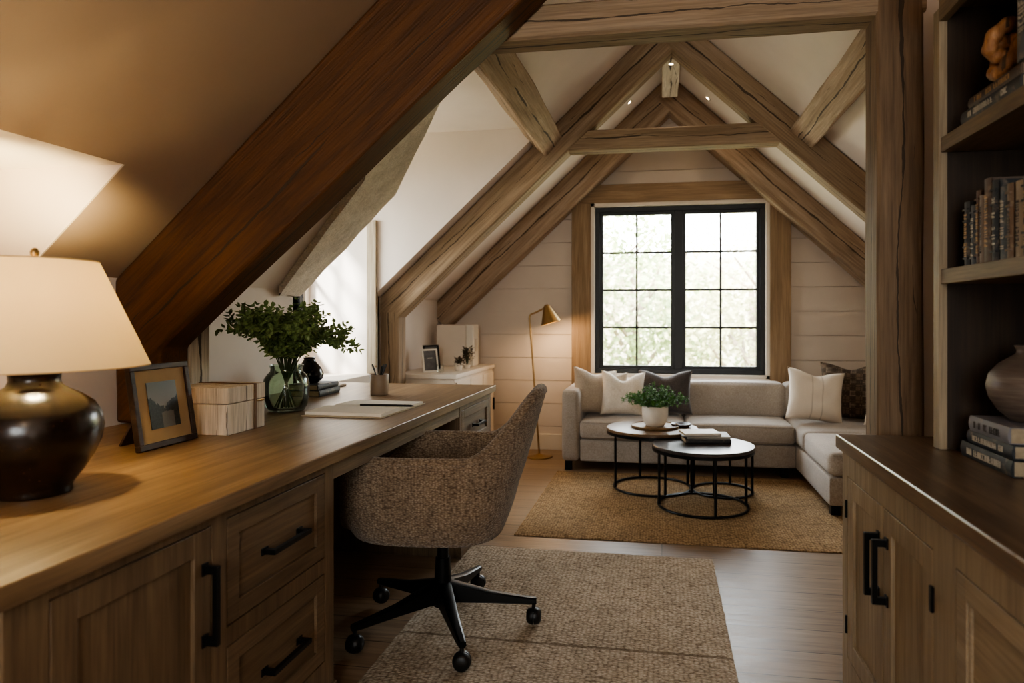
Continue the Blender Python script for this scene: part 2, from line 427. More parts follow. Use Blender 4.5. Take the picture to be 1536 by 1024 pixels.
        if bevel:
            b = o.modifiers.new('bevel', 'BEVEL'); b.width = bevel; b.segments = 2; b.limit_method = 'ANGLE'; b.angle_limit = math.radians(35)
            b.harden_normals = False
        if subsurf:
            b = o.modifiers.new('sub', 'SUBSURF'); b.levels = subsurf; b.render_levels = subsurf
        return o

def struct(b, name, mat, **kw):
    o = b.obj(name, mat, **kw)
    if kw.get('parent') is None: o['kind'] = 'structure'
    return o

def recenter(o):
    me = o.data; c = Vector((0, 0, 0))
    xs = [v.co for v in me.vertices]
    mn = Vector((min(v.x for v in xs), min(v.y for v in xs), min(v.z for v in xs))); mx = Vector((max(v.x for v in xs), max(v.y for v in xs), max(v.z for v in xs)))
    c = (mn+mx)/2; c.z = mn.z
    me.transform(Matrix.Translation(-c)); o.location = o.location+c
    return o

def copy_tree(o, parent=None):
    c = o.copy(); COL.objects.link(c)
    if parent is not None: c.parent = parent
    for ch in list(o.children): copy_tree(ch, c)
    return c

# hewn timber: length along local X, centred section
def beam(name, p0, p1, w, h, mat, label, roll=0, seed=0, up=(0, 0, 1), hew=.0035, group='exposed roof timbers', cat='beam', kind=None):
    p0 = Vector(p0); p1 = Vector(p1); d = p1-p0; L = d.length; d.normalize()
    b = B(); n = max(4, int(L/.07)); bm = b.bm
    c = .008
    sec = [(-w/2+c, -h/2), (w/2-c, -h/2), (w/2, -h/2+c), (w/2, h/2-c), (w/2-c, h/2), (-w/2+c, h/2), (-w/2, h/2-c), (-w/2, -h/2+c)]
    sec2 = []
    for i, q in enumerate(sec):
        r = sec[(i+1) % 8]; sec2.append(q)
        if i % 2 == 0:
            for k in (1, 2, 3): sec2.append((q[0]+(r[0]-q[0])*k/4, q[1]+(r[1]-q[1])*k/4))
        else:
            if abs(q[0]-r[0])+abs(q[1]-r[1]) > .03:
                for k in (1, 2, 3): sec2.append((q[0]+(r[0]-q[0])*k/4, q[1]+(r[1]-q[1])*k/4))
    rings = []
    for i in range(n+1):
        x = -L/2+L*i/n
        ring = []
        for (y, z) in sec2:
            q = Vector((x*2.2+seed*5.3, y*5+seed, z*5)); q2 = Vector((x*6+seed*2, y*14, z*14+seed))
            a = hew*(mnoise.noise(q)+.4*mnoise.noise(q2))
            ring.append(bm.verts.new((x, y+a, z+hew*mnoise.noise(q+Vector((9, 9, 9))))))
        rings.append(ring)
    m = len(sec2)
    for A, C in zip(rings, rings[1:]):
        for k in range(m): bm.faces.new((A[k], A[(k+1) % m], C[(k+1) % m], C[k]))
    bm.faces.new(rings[0][::-1]); bm.faces.new(rings[-1])
    o = b.obj(name, mat, smooth=True, angle=35)
    up = Vector(up); y = up.cross(d).normalized(); z = d.cross(y)
    R = Matrix((d, y, z)).transposed().to_4x4() @ Matrix.Rotation(roll, 4, 'X')
    o.matrix_world = Matrix.Translation((p0+p1)/2) @ R
    tag(o, label, cat, group, kind)
    if kind: del o['label'], o['category']
    return o

# ------------------------------------------------------------------ room constants
RX, RZ, SL = .06, 3.10, .93       # ridge x, ridge height, slope
XL, XR = -1.90, 2.02
YB, YF = 5.66, -2.2
def cz(x): return RZ-SL*abs(x-RX)
T = .12

b = B(); b.box(XL-.6, XR+.2, YF-.1, YB+.1, -.12, 0); struct(b, 'floor', 'floor')

# left slope
def slope_poly(pts, name, mat='plaster'):
    b = B(); b.prism([(x, y, cz(x)) for x, y in pts], (0, 0, T)); return struct(b, name, mat)
slope_poly([(RX, YF), (XL, YF), (XL, .3), (RX, .3)], 'ceiling', 'shaded_plaster')
slope_poly([(RX, .3), (-1.565, .3), (-1.565, 1.735), (RX, 1.735)], 'ceiling', 'shaded_plaster')
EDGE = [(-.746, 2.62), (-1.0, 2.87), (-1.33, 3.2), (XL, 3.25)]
slope_poly([(RX, 1.735), (XL, 1.735), (XL, 2.2), (RX, 2.2)], 'ceiling', 'shaded_plaster')
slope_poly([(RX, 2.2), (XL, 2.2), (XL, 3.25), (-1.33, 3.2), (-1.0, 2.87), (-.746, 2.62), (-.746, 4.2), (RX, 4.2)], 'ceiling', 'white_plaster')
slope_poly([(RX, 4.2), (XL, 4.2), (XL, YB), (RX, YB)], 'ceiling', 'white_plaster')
# right slope
slope_poly([(RX, YF), (RX, YB), (XR, YB), (XR, YF)], 'ceiling', 'white_plaster')
# dormer ceilings and cheeks
b = B()
b.box(-2.42, -.748, 2.5, 4.3, 2.35, 2.47); struct(b, 'ceiling', 'white_plaster')
b = B(); b.box(-2.42, -1.568, .2, 1.84, 1.589, 1.70); struct(b, 'ceiling', 'white_plaster')
b = B()   # near cheek of the far dormer
for (x0, y0), (x1, y1) in zip(EDGE, EDGE[1:]):
    b.prism([(x0, y0, cz(x0)), (x1, y1, cz(x1)), (x1, y1, 2.36), (x0, y0, 2.36)], (0, -.04, 0))
b.prism([(XL, 3.25, .76), (-2.42, 3.25, .76), (-2.42, 3.25, 2.36), (XL, 3.25, 2.36)], (0, -.04, 0))
struct(b, 'wall_dormer_near', 'white_plaster')
b = B(); b.prism([(-2.42, 4.192, .70), (XL, 4.192, .70), (XL, 4.192, cz(XL)), (-.742, 4.192, 2.352), (-2.42, 4.192, 2.352)], (0, .1, 0)); struct(b, 'wall_dormer_far', 'white_plaster')
b = B(); b.prism([(-2.42, 1.729, .70), (XL, 1.729, .70), (XL, 1.729, cz(XL)), (-1.563, 1.729, 1.592), (-2.42, 1.729, 1.592)], (0, .06, 0)); struct(b, 'wall_dormer_lamp', 'plaster')
b = B(); b.prism([(-2.42, .3, .70), (XL, .3, .70), (XL, .3, cz(XL)), (-1.565, .3, 1.60), (-2.42, .3, 1.60)], (0, -.06, 0)); struct(b, 'wall_dormer_rear', 'plaster')

def wall_with_hole_x(name, x0, x1, y0, y1, z0, z1, hy0, hy1, hz0, hz1, mat):
    b = B()
    b.box(x0, x1, y0, hy0, z0, z1); b.box(x0, x1, hy1, y1, z0, z1)
    b.box(x0, x1, hy0, hy1, z0, hz0); b.box(x0, x1, hy0, hy1, hz1, z1)
    return struct(b, name, mat)
wall_with_hole_x('wall_dormer_outer', -2.46, -2.36, 3.2, 4.3, .6, 2.4, 3.36, 4.14, .92, 2.05, 'white_plaster')
b = B(); b.box(-2.46, -2.36, .2, 1.8, .6, 1.65); struct(b, 'wall_dormer_outer', 'plaster')

# knee walls
b = B()
for y0, y1 in ((YF, .3), (1.735, 3.25), (4.2, YB)): b.box(XL-.1, XL, y0, y1, 0, cz(XL)+.02)
for y0, y1 in ((.3, 1.735), (3.25, 4.2)): b.box(XL-.1, XL, y0, y1, 0, .70)
struct(b, 'wall_left', 'white_plaster')
for y0, y1 in ((.3, 1.735), (3.25, 4.2)):
    b = B(); b.box(-2.42, XL-.0, y0, y1, .70, .76, .003); struct(b, 'trim_1' if y0 < 1 else 'trim_2', 'white_paint')
b = B(); b.box(XR, XR+.1, YF, YB, 0, cz(XR)+.02); struct(b, 'wall_right', 'white_plaster')
b = B()   # rear gable with an opening for the added fill window
A0, A1 = -.65, .70
b.box(XL-.1, A0, YF-.1, YF, 0, 1.2); b.box(A1, XR+.1, YF-.1, YF, 0, 1.2); b.box(A0, A1, YF-.1, YF, 0, .85)
b.prism([(XL-.1, YF, 1.2), (A0, YF, 1.2), (A0, YF, cz(A0)+.05), (XL-.1, YF, cz(XL-.1)+.05)], (0, -.1, 0))
b.prism([(A1, YF, 1.2), (XR+.1, YF, 1.2), (XR+.1, YF, cz(XR+.1)+.05), (A1, YF, cz(A1)+.05)], (0, -.1, 0))
b.prism([(A0, YF, 2.1), (A1, YF, 2.1), (A1, YF, cz(A1)+.05), (RX, YF, RZ+.1), (A0, YF, cz(A0)+.05)], (0, -.1, 0))
struct(b, 'wall_front', 'plaster')
# partition beside the post and the wall behind the bookcase
b = B(); b.prism([(.79, 2.22, 0), (XR, 2.22, 0), (XR, 2.22, cz(XR)), (.79, 2.22, cz(.79))], (0, .09, 0)); struct(b, 'wall_partition', 'white_plaster')
b = B(); b.prism([(1.06, YF, 0), (1.06, 2.22, 0), (1.06, 2.22, cz(1.06)), (1.06, YF, cz(1.06))], (.06, 0, 0)); struct(b, 'wall_bookcase', 'plaster')

# gable wall of shiplap boards with window hole
WX0, WX1, WZ0, WZ1 = -.56, .83, .665, 2.065
b = B(); z = 0.0
HX0, HX1, HZ0, HZ1 = WX0-.03, WX1+.03, WZ0-.03, WZ1+.03
def lim(z, side):
    if side < 0: return max(XL, RX-(RZ-z)/SL)
    return min(XR, RX+(RZ-z)/SL)
while z < 3.05:
    z1 = min(z+.197, 3.06); g = .004
    segs = []
    cuts = sorted({z+g, z1, *[q for q in (HZ0, HZ1) if z+g < q < z1]})
    for a, c in zip(cuts, cuts[1:]):
        mid = (a+c)/2
        L0, L1, R0, R1 = lim(a, -1), lim(c, -1), lim(a, 1), lim(c, 1)
        if HZ0 < mid < HZ1:
            b.prism([(L0, YB, a), (HX0, YB, a), (HX0, YB, c), (L1, YB, c)], (0, .03, 0))
            b.prism([(HX1, YB, a), (R0, YB, a), (R1, YB, c), (HX1, YB, c)], (0, .03, 0))
        else:
            b.prism([(L0, YB, a), (R0, YB, a), (R1, YB, c), (L1, YB, c)], (0, .03, 0))
    z += .197
struct(b, 'wall_back', 'shiplap')
b = B(); yb = YB+.03
b.box(XL-.1, HX0, yb-.004, yb+.1, 0, 1.3); b.box(HX1, XR+.1, yb-.004, yb+.1, 0, 1.3); b.box(HX0, HX1, yb-.004, yb+.1, 0, HZ0)
b.prism([(XL-.1, yb-.004, 1.3), (HX0, yb-.004, 1.3), (HX0, yb-.004, cz(HX0))], (0, .104, 0))
b.prism([(HX1, yb-.004, 1.3), (XR+.1, yb-.004, 1.3), (HX1, yb-.004, cz(HX1))], (0, .104, 0))
b.prism([(HX0, yb-.004, HZ1), (HX1, yb-.004, HZ1), (HX1, yb-.004, cz(HX1)), (RX, yb-.004, RZ), (HX0, yb-.004, cz(HX0))], (0, .104, 0))
struct(b, 'wall_back', 'shiplap')
b = B(); b.box(XL, XR, YB-.02, YB, 0, .135, .004); struct(b, 'baseboard_back', 'base_paint')
b = B(); b.box(XL, XL+.015, 4.46, YB-.02, 0, .135, .003); struct(b, 'baseboard_left', 'base_paint')

# ------------------------------------------------------------------ windows
def window(name, x0, x1, z0, z1, y, leaves, rows, cols, mat4=None):
    """window in the XZ plane at y; frame black, glass panes"""
    def X(bb):
        if mat4 is not None: bb.xf(mat4)
        return bb
    F = .04; r = B()
    r.box(x0, x1, y, y+.07, z0, z0+F); r.box(x0, x1, y, y+.07, z1-F, z1); r.box(x0, x0+F, y, y+.07, z0+F, z1-F); r.box(x1-F, x1, y, y+.07, z0+F, z1-F)
    mid = (x0+x1)/2
    if leaves == 2: r.box(mid-.035, mid+.035, y, y+.07, z0+F, z1-F)
    root = struct(X(r), name, 'win_black', bevel=.003)
    spans = [(x0+F, mid-.035), (mid+.035, x1-F)] if leaves == 2 else [(x0+F, x1-F)]
    for a, c in spans:
        s = B(); f = .027; yy = y+.015
        s.box(a, c, yy, yy+.045, z0+F, z0+F+f); s.box(a, c, yy, yy+.045, z1-F-f, z1-F); s.box(a, a+f, yy, yy+.045, z0+F+f, z1-F-f); s.box(c-f, c, yy, yy+.045, z0+F+f, z1-F-f)
        sash = X(s).obj('sash', 'win_black', root, bevel=.002)
        m = B(); ia, ic, za, zc_ = a+f, c-f, z0+F+f, z1-F-f
        for i in range(1, cols):
            xx = ia+(ic-ia)*i/cols; m.box(xx-.009, xx+.009, yy+.012, yy+.034, za, zc_)
        for i in range(1, rows):
            zz = za+(zc_-za)*i/rows; m.box(ia, ic, yy+.012, yy+.034, zz-.009, zz+.009)
        X(m).obj('glazing_bars', 'win_black', sash)
        g = B(); g.box(ia, ic, yy+.021, yy+.025, za, zc_)
        X(g).obj('pane', 'glass', sash)
    return root
window('window_1', WX0, WX1, WZ0, WZ1, YB-.005, 2, 4, 2)
# dormer windows, in the plane x=-2.4, local x -> world y
Rm = Matrix(((0, -1, 0, 0), (1, 0, 0, 0), (0, 0, 1, 0), (0, 0, 0, 1)))
window('window_2', 3.37, 4.13, .93, 2.04, 2.37, 1, 4, 2, Rm)
window('added_rear_window', A0+.01, A1-.01, .86, 2.09, YF-.09, 2, 3, 2)  # unseen rear window, added to let fill light into the near room
# inner white jamb lining
b = B()
for a in ((HX0-.001, HX0+.028, HZ0, HZ1), (HX1-.028, HX1+.001, HZ0, HZ1), (HX0, HX1, HZ0, HZ0+.028), (HX0, HX1, HZ1-.028, HZ1)):
    b.box(a[0], a[1], YB-.055, YB+.08, a[2], a[3])
struct(b, 'window_lining_1', 'white_paint')
# timber casing
def trim(name, x0, x1, z0, z1, mat, seed):
    b = B(); b.box(x0, x1, YB-.06, YB, z0, z1)
    o = struct(b, name, mat, bevel=.006); return o
trim('trim_3', WX0-.195, WX0-.03, .135, WZ1+.03, 'casing_z', 1)
trim('trim_4', WX1+.03, WX1+.195, .135, WZ1+.03, 'casing_z', 2)
trim('trim_5', WX0-.195, WX1+.195, WZ1+.03, WZ1+.185, 'casing_x', 3)
b = B(); b.box(WX0-.03, WX1+.03, YB-.09, YB, WZ0-.06, WZ0-.03, .004); struct(b, 'trim_6', 'white_paint')

# ------------------------------------------------------------------ roof timbers
# big brown rafter (truss nearest the desk), cut as a solid with its foot
def brown_rafter():
    lo = lambda x: 2.523+.87*x
    poly = [(-1.90, .762), (-1.716, .762), (-1.716, 1.03), (.06, lo(.06)), (.06, cz(.06)-.005), (XL, cz(XL)-.005)]
    # rotate to local so grain runs along the slope
    a = math.atan(.9); c, s = math.cos(a), math.sin(a)
    b = B(); bm = b.bm
    loc = Vector((-.9, 2.13, 1.9))
    R = Matrix.Rotation(-a, 4, 'Y')    # local x -> world (c,0,s)
    Ri = R.inverted()
    pts = []
    for i, p in enumerate(poly):
        q = poly[(i+1) % len(poly)]; n = max(1, int(math.dist(p, q)/.08))
        for k in range(n): pts.append((p[0]+(q[0]-p[0])*k/n, p[1]+(q[1]-p[1])*k/n))
    def mk(y, ins):
        out = []
        for (x, z) in pts:
            w = Vector((x, y, z))
            nz = mnoise.noise(Vector((x*3, y*3, z*3)))*.008
            out.append(Ri @ (w-loc+Vector((0, nz if y < 2.13 else 0, nz))))
        return out
    A = [bm.verts.new(p) for p in mk(2.06, 0)]; C = [bm.verts.new(p) for p in mk(2.20, 0)]
    bm.faces.new(A); bm.faces.new(C[::-1]); n = len(A)
    for i in range(n): bm.faces.new((A[i], C[i], C[(i+1) % n], A[(i+1) % n]))
    o = b.obj('oak_rafter', 'beam_brown', bevel=.012)
    o.location = loc; o.rotation_euler = (0, -a, 0)
    tag(o, 'massive dark brown oak rafter sloping down to the desk behind the table lamp', 'beam', 'exposed roof timbers')
brown_rafter()
# small pale post behind the rafter foot
beam('oak_post', (-1.80, 2.27, .762), (-1.80, 2.27, 1.14), .12, .15, 'beam_white', 'short pale oak post standing on the desk behind the dark rafter foot', up=(1, 0, 0), seed=3, cat='post')

def rafters(y0, y1, th, mat, labL, labR, seed, xl=XL, xr=XR):
    dy = y1-y0; ym = (y0+y1)/2; ca = 1/math.sqrt(1+SL*SL); h = th*ca
    for sgn, lab, xe in ((-1, labL, xl), (1, labR, xr)):
        a = Vector((xe, ym, cz(xe)-th/2-.004)); e = Vector((RX-sgn*.0, ym, RZ-th/2-.004))
        d = (e-a).normalized()
        beam('oak_rafter', a-d*.0, e+d*(.11 if sgn < 0 else .05), dy, h, mat, lab, seed=seed+sgn, up=(0, 0, 1))
rafters(4.30, 4.44, .26, 'beam', 'left oak rafter of the middle truss rising from beside the white low cabinet', 'right oak rafter of the middle truss, crossed by the short tie beam', 5)
rafters(5.47, 5.655, .30, 'beam_grey', 'left oak rafter lying against the window gable wall', 'right oak rafter lying against the window gable wall above the sofa corner', 9)
beam('oak_post', (XL+.065, 4.37, 0), (XL+.065, 4.37, 1.17), .14, .13, 'beam', 'oak post under the middle truss at the far end of the desk', up=(1, 0, 0), seed=21, cat='post')
beam('oak_post', (XR-.065, 4.37, 0), (XR-.065, 4.37, 1.05), .14, .13, 'beam', 'oak post under the right foot of the middle truss', up=(1, 0, 0), seed=22, cat='post')
b = B(); b.box(-.64+0, .80, 4.31, 4.43, -.065, .065)
beam('collar_beam', (-.66, 4.37, 2.285), (.80, 4.37, 2.285), .13, .13, 'beam', 'short horizontal oak collar beam joining the middle pair of rafters', seed=31)
beam('tie_beam', (-.90, 2.265, 2.135), (.80, 2.265, 2.135), .12, .115, 'beam', 'long horizontal oak tie beam nearest the camera, running to the tall post', seed=35)
beam('oak_post', (.725, 2.265, 0), (.725, 2.265, cz(.725)-.03), .13, .135, wood('shaded_oak_post', '5C4936', '7A634C', '927A61', 0, 1.0, .65, .9, .5), 'tall oak post with a long crack beside the bookcase', up=(1, 0, 0), seed=41, cat='post')  # oak darkened all over to stand for the post's shaded front
# purlins
for x, z, lab, sd in ((-.755, 2.31, 'left oak purlin between tie beam and middle truss', 51), (.90, 2.29, 'right oak purlin between tie beam and middle truss', 55)):
    beam('oak_purlin', (x, 2.33, z), (x, 4.31, z), .17, .17, 'beam_grey', lab, roll=math.radians(43), seed=sd, hew=.01)
# ridge beam with rounded end
rb = B(); prof = [(-.06, 3.05), (.06, 3.05), (.06, 2.88), (-.06, 2.88)]
yy0, yy1 = 4.45, 5.20
poly = [(yy0, 3.06), (yy0, 2.83)]
poly += [(yy1, 2.83)] + [(yy1+.1*math.sin(t*PI/2/8), 2.93-.1*math.cos(t*PI/2/8)) for t in range(1, 9)] + [(yy1+.1, 3.06)]
rb.prism([(-.06, y-4.9, z-2.96) for y, z in poly], (.12, 0, 0))
o = rb.obj('ridge_beam', wood('whitewashed_ridge', 'B8AC98', 'D2C7B5', 'E4DCCD', 1, 1.3, .8, 1.3, .7), bevel=.008); o.location = (RX, 4.9, 2.96)
tag(o, 'pale whitewashed ridge beam with rounded end hanging under the roof peak', 'beam', 'exposed roof timbers')
# whitewashed timber at the dormer edge
def edge_timber():
    b = B(); bm = b.bm
    c = [(-.80, 2.67), (-1.0, 2.87), (-1.33, 3.2), (-1.88, 3.25)]
    c = [(x, y) for x, y in c]
    top = []; 
    fine = []
    for (x0, y0), (x1, y1) in zip(c, c[1:]):
        for k in range(8): fine.append((x0+(x1-x0)*k/8, y0+(y1-y0)*k/8))
    fine.append(c[-1])
    W0 = .52; rows = []
    for x, y in fine:
        W = .20+(W0-.20)*(x+1.88)/1.1
        row = []
        for k in range(9):
            yy = y-W*k/8; n = mnoise.noise(Vector((x*9, yy*9, 3)))*.012+mnoise.noise(Vector((x*25, yy*5, 1)))*.006
            row.append(bm.verts.new((x, yy, cz(x)-(.05 if 0 < k else .05)-n)))
        rows.append(row)
    for A, C in zip(rows, rows[1:]):
        for k in range(8): bm.faces.new((A[k], A[k+1], C[k+1], C[k]))
    # sides
    for k in (0, 8):
        up = [bm.verts.new((r[k].co.x, r[k].co.y, cz(r[k].co.x)+.0)) for r in rows]
        for i in range(len(rows)-1): bm.faces.new((rows[i][k], rows[i+1][k], up[i+1], up[i]))
    o = b.obj('edge_timber', 'beam_white', smooth=True, angle=50)
    recenter(o); tag(o, 'rough whitewashed timber edging the opening of the window dormer', 'beam', 'exposed roof timbers')
edge_timber()
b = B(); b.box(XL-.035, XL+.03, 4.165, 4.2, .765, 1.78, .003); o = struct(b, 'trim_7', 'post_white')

# ------------------------------------------------------------------ furniture helpers
def handle(parent, x, z, L, vert, y=0):
    """bar handle standing off the plane y (front = -y)"""
    b = B(); t = .006
    if vert:
        b.box(x-t, x+t, y-.034, y-.022, z-L/2, z+L/2, .001)
        for s in (-1, 1):
            b.box(x-t, x+t, y-.024, y, z+s*(L/2-.008)-.008, z+s*(L/2-.008)+.008, .001)
            b.box(x-.009, x+.009, y-.004, y, z+s*(L/2-.008)-.013, z+s*(L/2-.008)+.013, .001)
    else:
        b.box(x-L/2, x+L/2, y-.034, y-.022, z-t, z+t, .001)
        for s in (-1, 1):
            b.box(x+s*(L/2-.008)-.008, x+s*(L/2-.008)+.008, y-.024, y, z-t, z+t, .001)
            b.box(x+s*(L/2-.008)-.013, x+s*(L/2-.008)+.013, y-.004, y, z-.009, z+.009, .001)
    return b.obj('handle', 'black', parent)

def shaker(parent, name, x0, x1, z0, z1, y=0, rail=.045, lab=None):
    """inset front: frame around a recessed panel; front at y, grain vertical"""
    g = .0035; x0 += g; x1 -= g; z0 += g; z1 -= g
    b = B()
    b.box(x0, x0+rail, y, y+.02, z0, z1); b.box(x1-rail, x1, y, y+.02, z0, z1)
    b.box(x0+rail, x1-rail, y, y+.02, z0, z0+rail); b.box(x0+rail, x1-rail, y, y+.02, z1-rail, z1)
    o = b.obj(name, 'cab_z' if z1-z0 > x1-x0 else 'cab_x', parent, bevel=.0015)
    b = B(); b.box(x0+rail-.004, x1-rail+.004, y+.009, y+.018, z0+rail-.004, z1-rail+.004)
    b.obj('panel', 'cab_z' if z1-z0 > x1-x0 else 'cab_x', o)
    if lab: o['label'] = lab
    return o

def carcass(root, W, D, H, opens, y=0, toe=.0, feet=True, z0=.0):
    """face frame with openings + carcass box. opens: list of (x0,x1,z0,z1)"""
    b = B(); xs = sorted({0, W, *[o[0] for o in opens], *[o[1] for o in opens]}); zs = sorted({z0, H, *[o[2] for o in opens], *[o[3] for o in opens]})
    for xa, xb in zip(xs, xs[1:]):
        run = None
        for za, zb in list(zip(zs, zs[1:]))+[(None, None)]:
            free = za is not None and not any(o[0] <= xa and xb <= o[1] and o[2] <= za and zb <= o[3] for o in opens)
            if free: run = (run[0], zb) if run else (za, zb)
            elif run: b.box(xa, xb, y, y+.02, run[0], run[1]); run = None
    b.obj('face_frame', 'cab_z', root)
    b = B(); b.box(0, .02, y+.02, D, z0, H); b.box(W-.02, W, y+.02, D, z0, H); b.box(.02, W-.02, D-.012, D, z0, H)
    b.box(.02, W-.02, y+.02, D-.012, z0, z0+.018)
    b.obj('carcass', 'cab_z', root)
    b = B(); b.box(.02, W-.02, y+.022, y+.03, z0+.018, H); b.obj('gap_shade_panel', 'cab_dark', root)  # dark sheet close behind the fronts, standing for shade in the gaps
    if feet:
        b = B(); b.box(-.006, W+.006, y-.008, y+.02, 0, .085, .002); b.obj('plinth', 'cab_x', root)

# ---- left desk
DX = -.94   # cabinet face
H = .724
R1 = thing('base_cabinet', 'oak desk cabinet under the lamp end, with one door and two drawers', 'cabinet', (DX, .82, 0), PI/2, 'built-in desk units')
# local x = worldY-.82
dr = [(.502, .936, .459, .70), (.502, .936, .166, .417)]
op = [(.073, .454, .12, .70)]+dr+[(.502, .936, .095, .135)]
carcass(R1, .985, .95, H, op[:3])
d = shaker(R1, 'door', *op[0], rail=.05); handle(d, .43, .54, .165, True)
for q in dr:
    d = shaker(R1, 'drawer', *q, rail=.042); handle(d, (q[0]+q[1])/2, (q[2]+q[3])/2, .17, False)
R2 = thing('drawer_pedestal', 'oak drawer pedestal at the far end of the desk', 'cabinet', (DX, 3.03, 0), PI/2, 'built-in desk units')
op = [(.03, .54, .50, .695), (.03, .54, .11, .46)]
carcass(R2, .575, .95, H, op)
for q in op:
    d = shaker(R2, 'drawer', *q, rail=.04); handle(d, (q[0]+q[1])/2, (q[2]+q[3])/2, .15, False)
RW = thing('desk_worktop', 'long honey brown oak desk top running under the sloping ceiling', 'desk', (-1.4, 2.2, H), 0)
b = B(); b.box(-1.895+1.4, -.915+1.4, .79-2.2, 3.625-2.2, 0, .036)
b.obj('top', 'top_y', RW, bevel=.003)
b = B(); b.box(-.965+1.4, -.942+1.4, 1.806-2.2, 3.028-2.2, -.055, -.0005); b.obj('apron', 'hutch_y', RW)
b = B(); b.box(-1.87+1.4, -1.85+1.4, 1.806-2.2, 3.028-2.2, -.70, -.0005); b.obj('back_panel', 'cab_dark', RW)

M['cab_xz'] = (M['cab_x'], M['cab_z'])
M['cab_x'] = wood('lit_sideboard_oak_horizontal', '83725C', '98866D', 'AC9A80', 0, 1.4, .5, 0, .12)  # cabinet oak lightened, stronger light on the right-hand fronts put into the colour
M['cab_z'] = wood('lit_sideboard_oak_vertical', '83725C', '98866D', 'AC9A80', 2, 1.4, .5, 0, .12)
# ---- right sideboard
SX = .515
R3 = thing('sideboard', 'oak sideboard on the right with a pair of doors and black bar handles', 'cabinet', (SX, 2.04, 0), -PI/2, 'built-in wall unit')
# local x = 2.04 - Y
op = [(.05, .355, .183, .693), (.357, .652, .183, .693), (.75, 1.35, .14, .695), (1.45, 2.0, .14, .695)]
carcass(R3, 2.6, .535, .76, op)
d = shaker(R3, 'door', *op[0], rail=.05); handle(d, .325, .545, .15, True)
for z in (.275, .60):
    b = B(); b.box(-.004+.05, .010+.042, -.006, .0, z-.025, z+.025, .001); b.obj('hinge', 'black', d)
d = shaker(R3, 'door', *op[1], rail=.05); handle(d, .386, .548, .15, True)
for z in (.275, .597):
    b = B(); b.box(.646, .658, -.006, .0, z-.025, z+.025, .001); b.obj('hinge', 'black', d)
for q in op[2:]:
    d = shaker(R3, 'door', *q, rail=.04)
    b = B(); t = .008
    b.box(q[0]+.042, q[0]+.042+t, .004, .016, q[2]+.042, q[3]-.042, .002); b.box(q[1]-.042-t, q[1]-.042, .004, .016, q[2]+.042, q[3]-.042, .002)
    b.box(q[0]+.05, q[1]-.05, .004, .016, q[3]-.042-t, q[3]-.042, .002); b.box(q[0]+.05, q[1]-.05, .004, .016, q[2]+.042, q[2]+.042+t, .002)
    b.obj('molding', 'cab_x', d)
b = B(); b.box(.498, 1.058, -.6, 2.052, .761, .80)
o = b.obj('sideboard_countertop', 'dark_top', bevel=.004); recenter(o); tag(o, 'dark brown wooden top of the sideboard below the open shelves', 'countertop')

# ---- bookcase hutch
BK = thing('bookcase', 'open oak bookcase with dark inside standing on the sideboard top', 'bookcase', (.70, 1.885, .801), 0, 'built-in wall unit')
zt = 1.13
for q in (-.036, -1.6):
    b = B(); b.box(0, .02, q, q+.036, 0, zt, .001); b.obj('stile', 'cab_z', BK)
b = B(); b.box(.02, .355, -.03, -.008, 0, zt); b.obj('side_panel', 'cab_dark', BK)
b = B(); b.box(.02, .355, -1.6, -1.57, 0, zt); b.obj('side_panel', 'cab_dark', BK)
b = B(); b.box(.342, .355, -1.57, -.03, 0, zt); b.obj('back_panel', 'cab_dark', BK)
for z in (.422, .759):
    b = B(); b.box(.004, .342, -1.564, -.036, z, z+.038, .002); b.obj('shelf', 'hutch_y', BK)
b = B(); b.box(0, .02, -1.564, -.036, 1.095, 1.19); b.box(.02, .355, -1.6, -.008, zt, zt+.06); b.obj('top_rail', 'hutch_y', BK)
b = B(); b.prism([(-.02, -1.6, 1.19), (.355, -1.6, 1.19), (.355, -1.6, 1.26), (-.05, -1.6, 1.26)], (0, 1.62, 0)); b.obj('cornice', 'hutch_y', BK, bevel=.004)

# ------------------------------------------------------------------ books
BOOKC = {}
def cover(hexc, rough=.6):
    if hexc not in BOOKC:
        t = NT('cloth_cover_'+hexc); v = t.coords(); n = t.noise(v, 28, 5, .7); n2 = t.noise(v, 300, 2)
        c = t.mix(t.ramp(n, [(.55, 0.0), (.75, .6)]), hexc, 'A08F7A')
        t.bsdf(c, rough, bump=n2, bstr=.2, bdist=.001); BOOKC[hexc] = t.m
    return BOOKC[hexc]
INK_L = plain('pale_lettering', 'B9AE9C', .6); INK_D = plain('dark_lettering', '3B3531', .6); INK_G = plain('gold_lettering', 'A8835A', .45, .4)
def glyph_row(b, L, h, seed, along='x', off=0):
    """worn, unreadable lettering strokes in local XZ at y=0"""
    rnd = random.Random(seed); x = 0
    while x < L:
        w = h*rnd.uniform(.35, .75)
        if rnd.random() < .82 and x+w < L:
            k = rnd.randint(0, 3); s = h*.16
            def st(x0, x1, z0, z1):
                b.box(x0+off, x1+off, -.0006, .0004, z0, z1)
            st(x, x+s, -h/2, h/2)
            if k in (0, 1): st(x, x+w*.85, h/2-s, h/2)
            if k in (1, 2): st(x, x+w*.85, -h/2, -h/2+s)
            if k in (0, 3): st(x+w*.85-s, x+w*.85, -h/2, h/2)
            if k in (2, 0): st(x, x+w*.7, -s/2, s/2)
        x += w*1.25
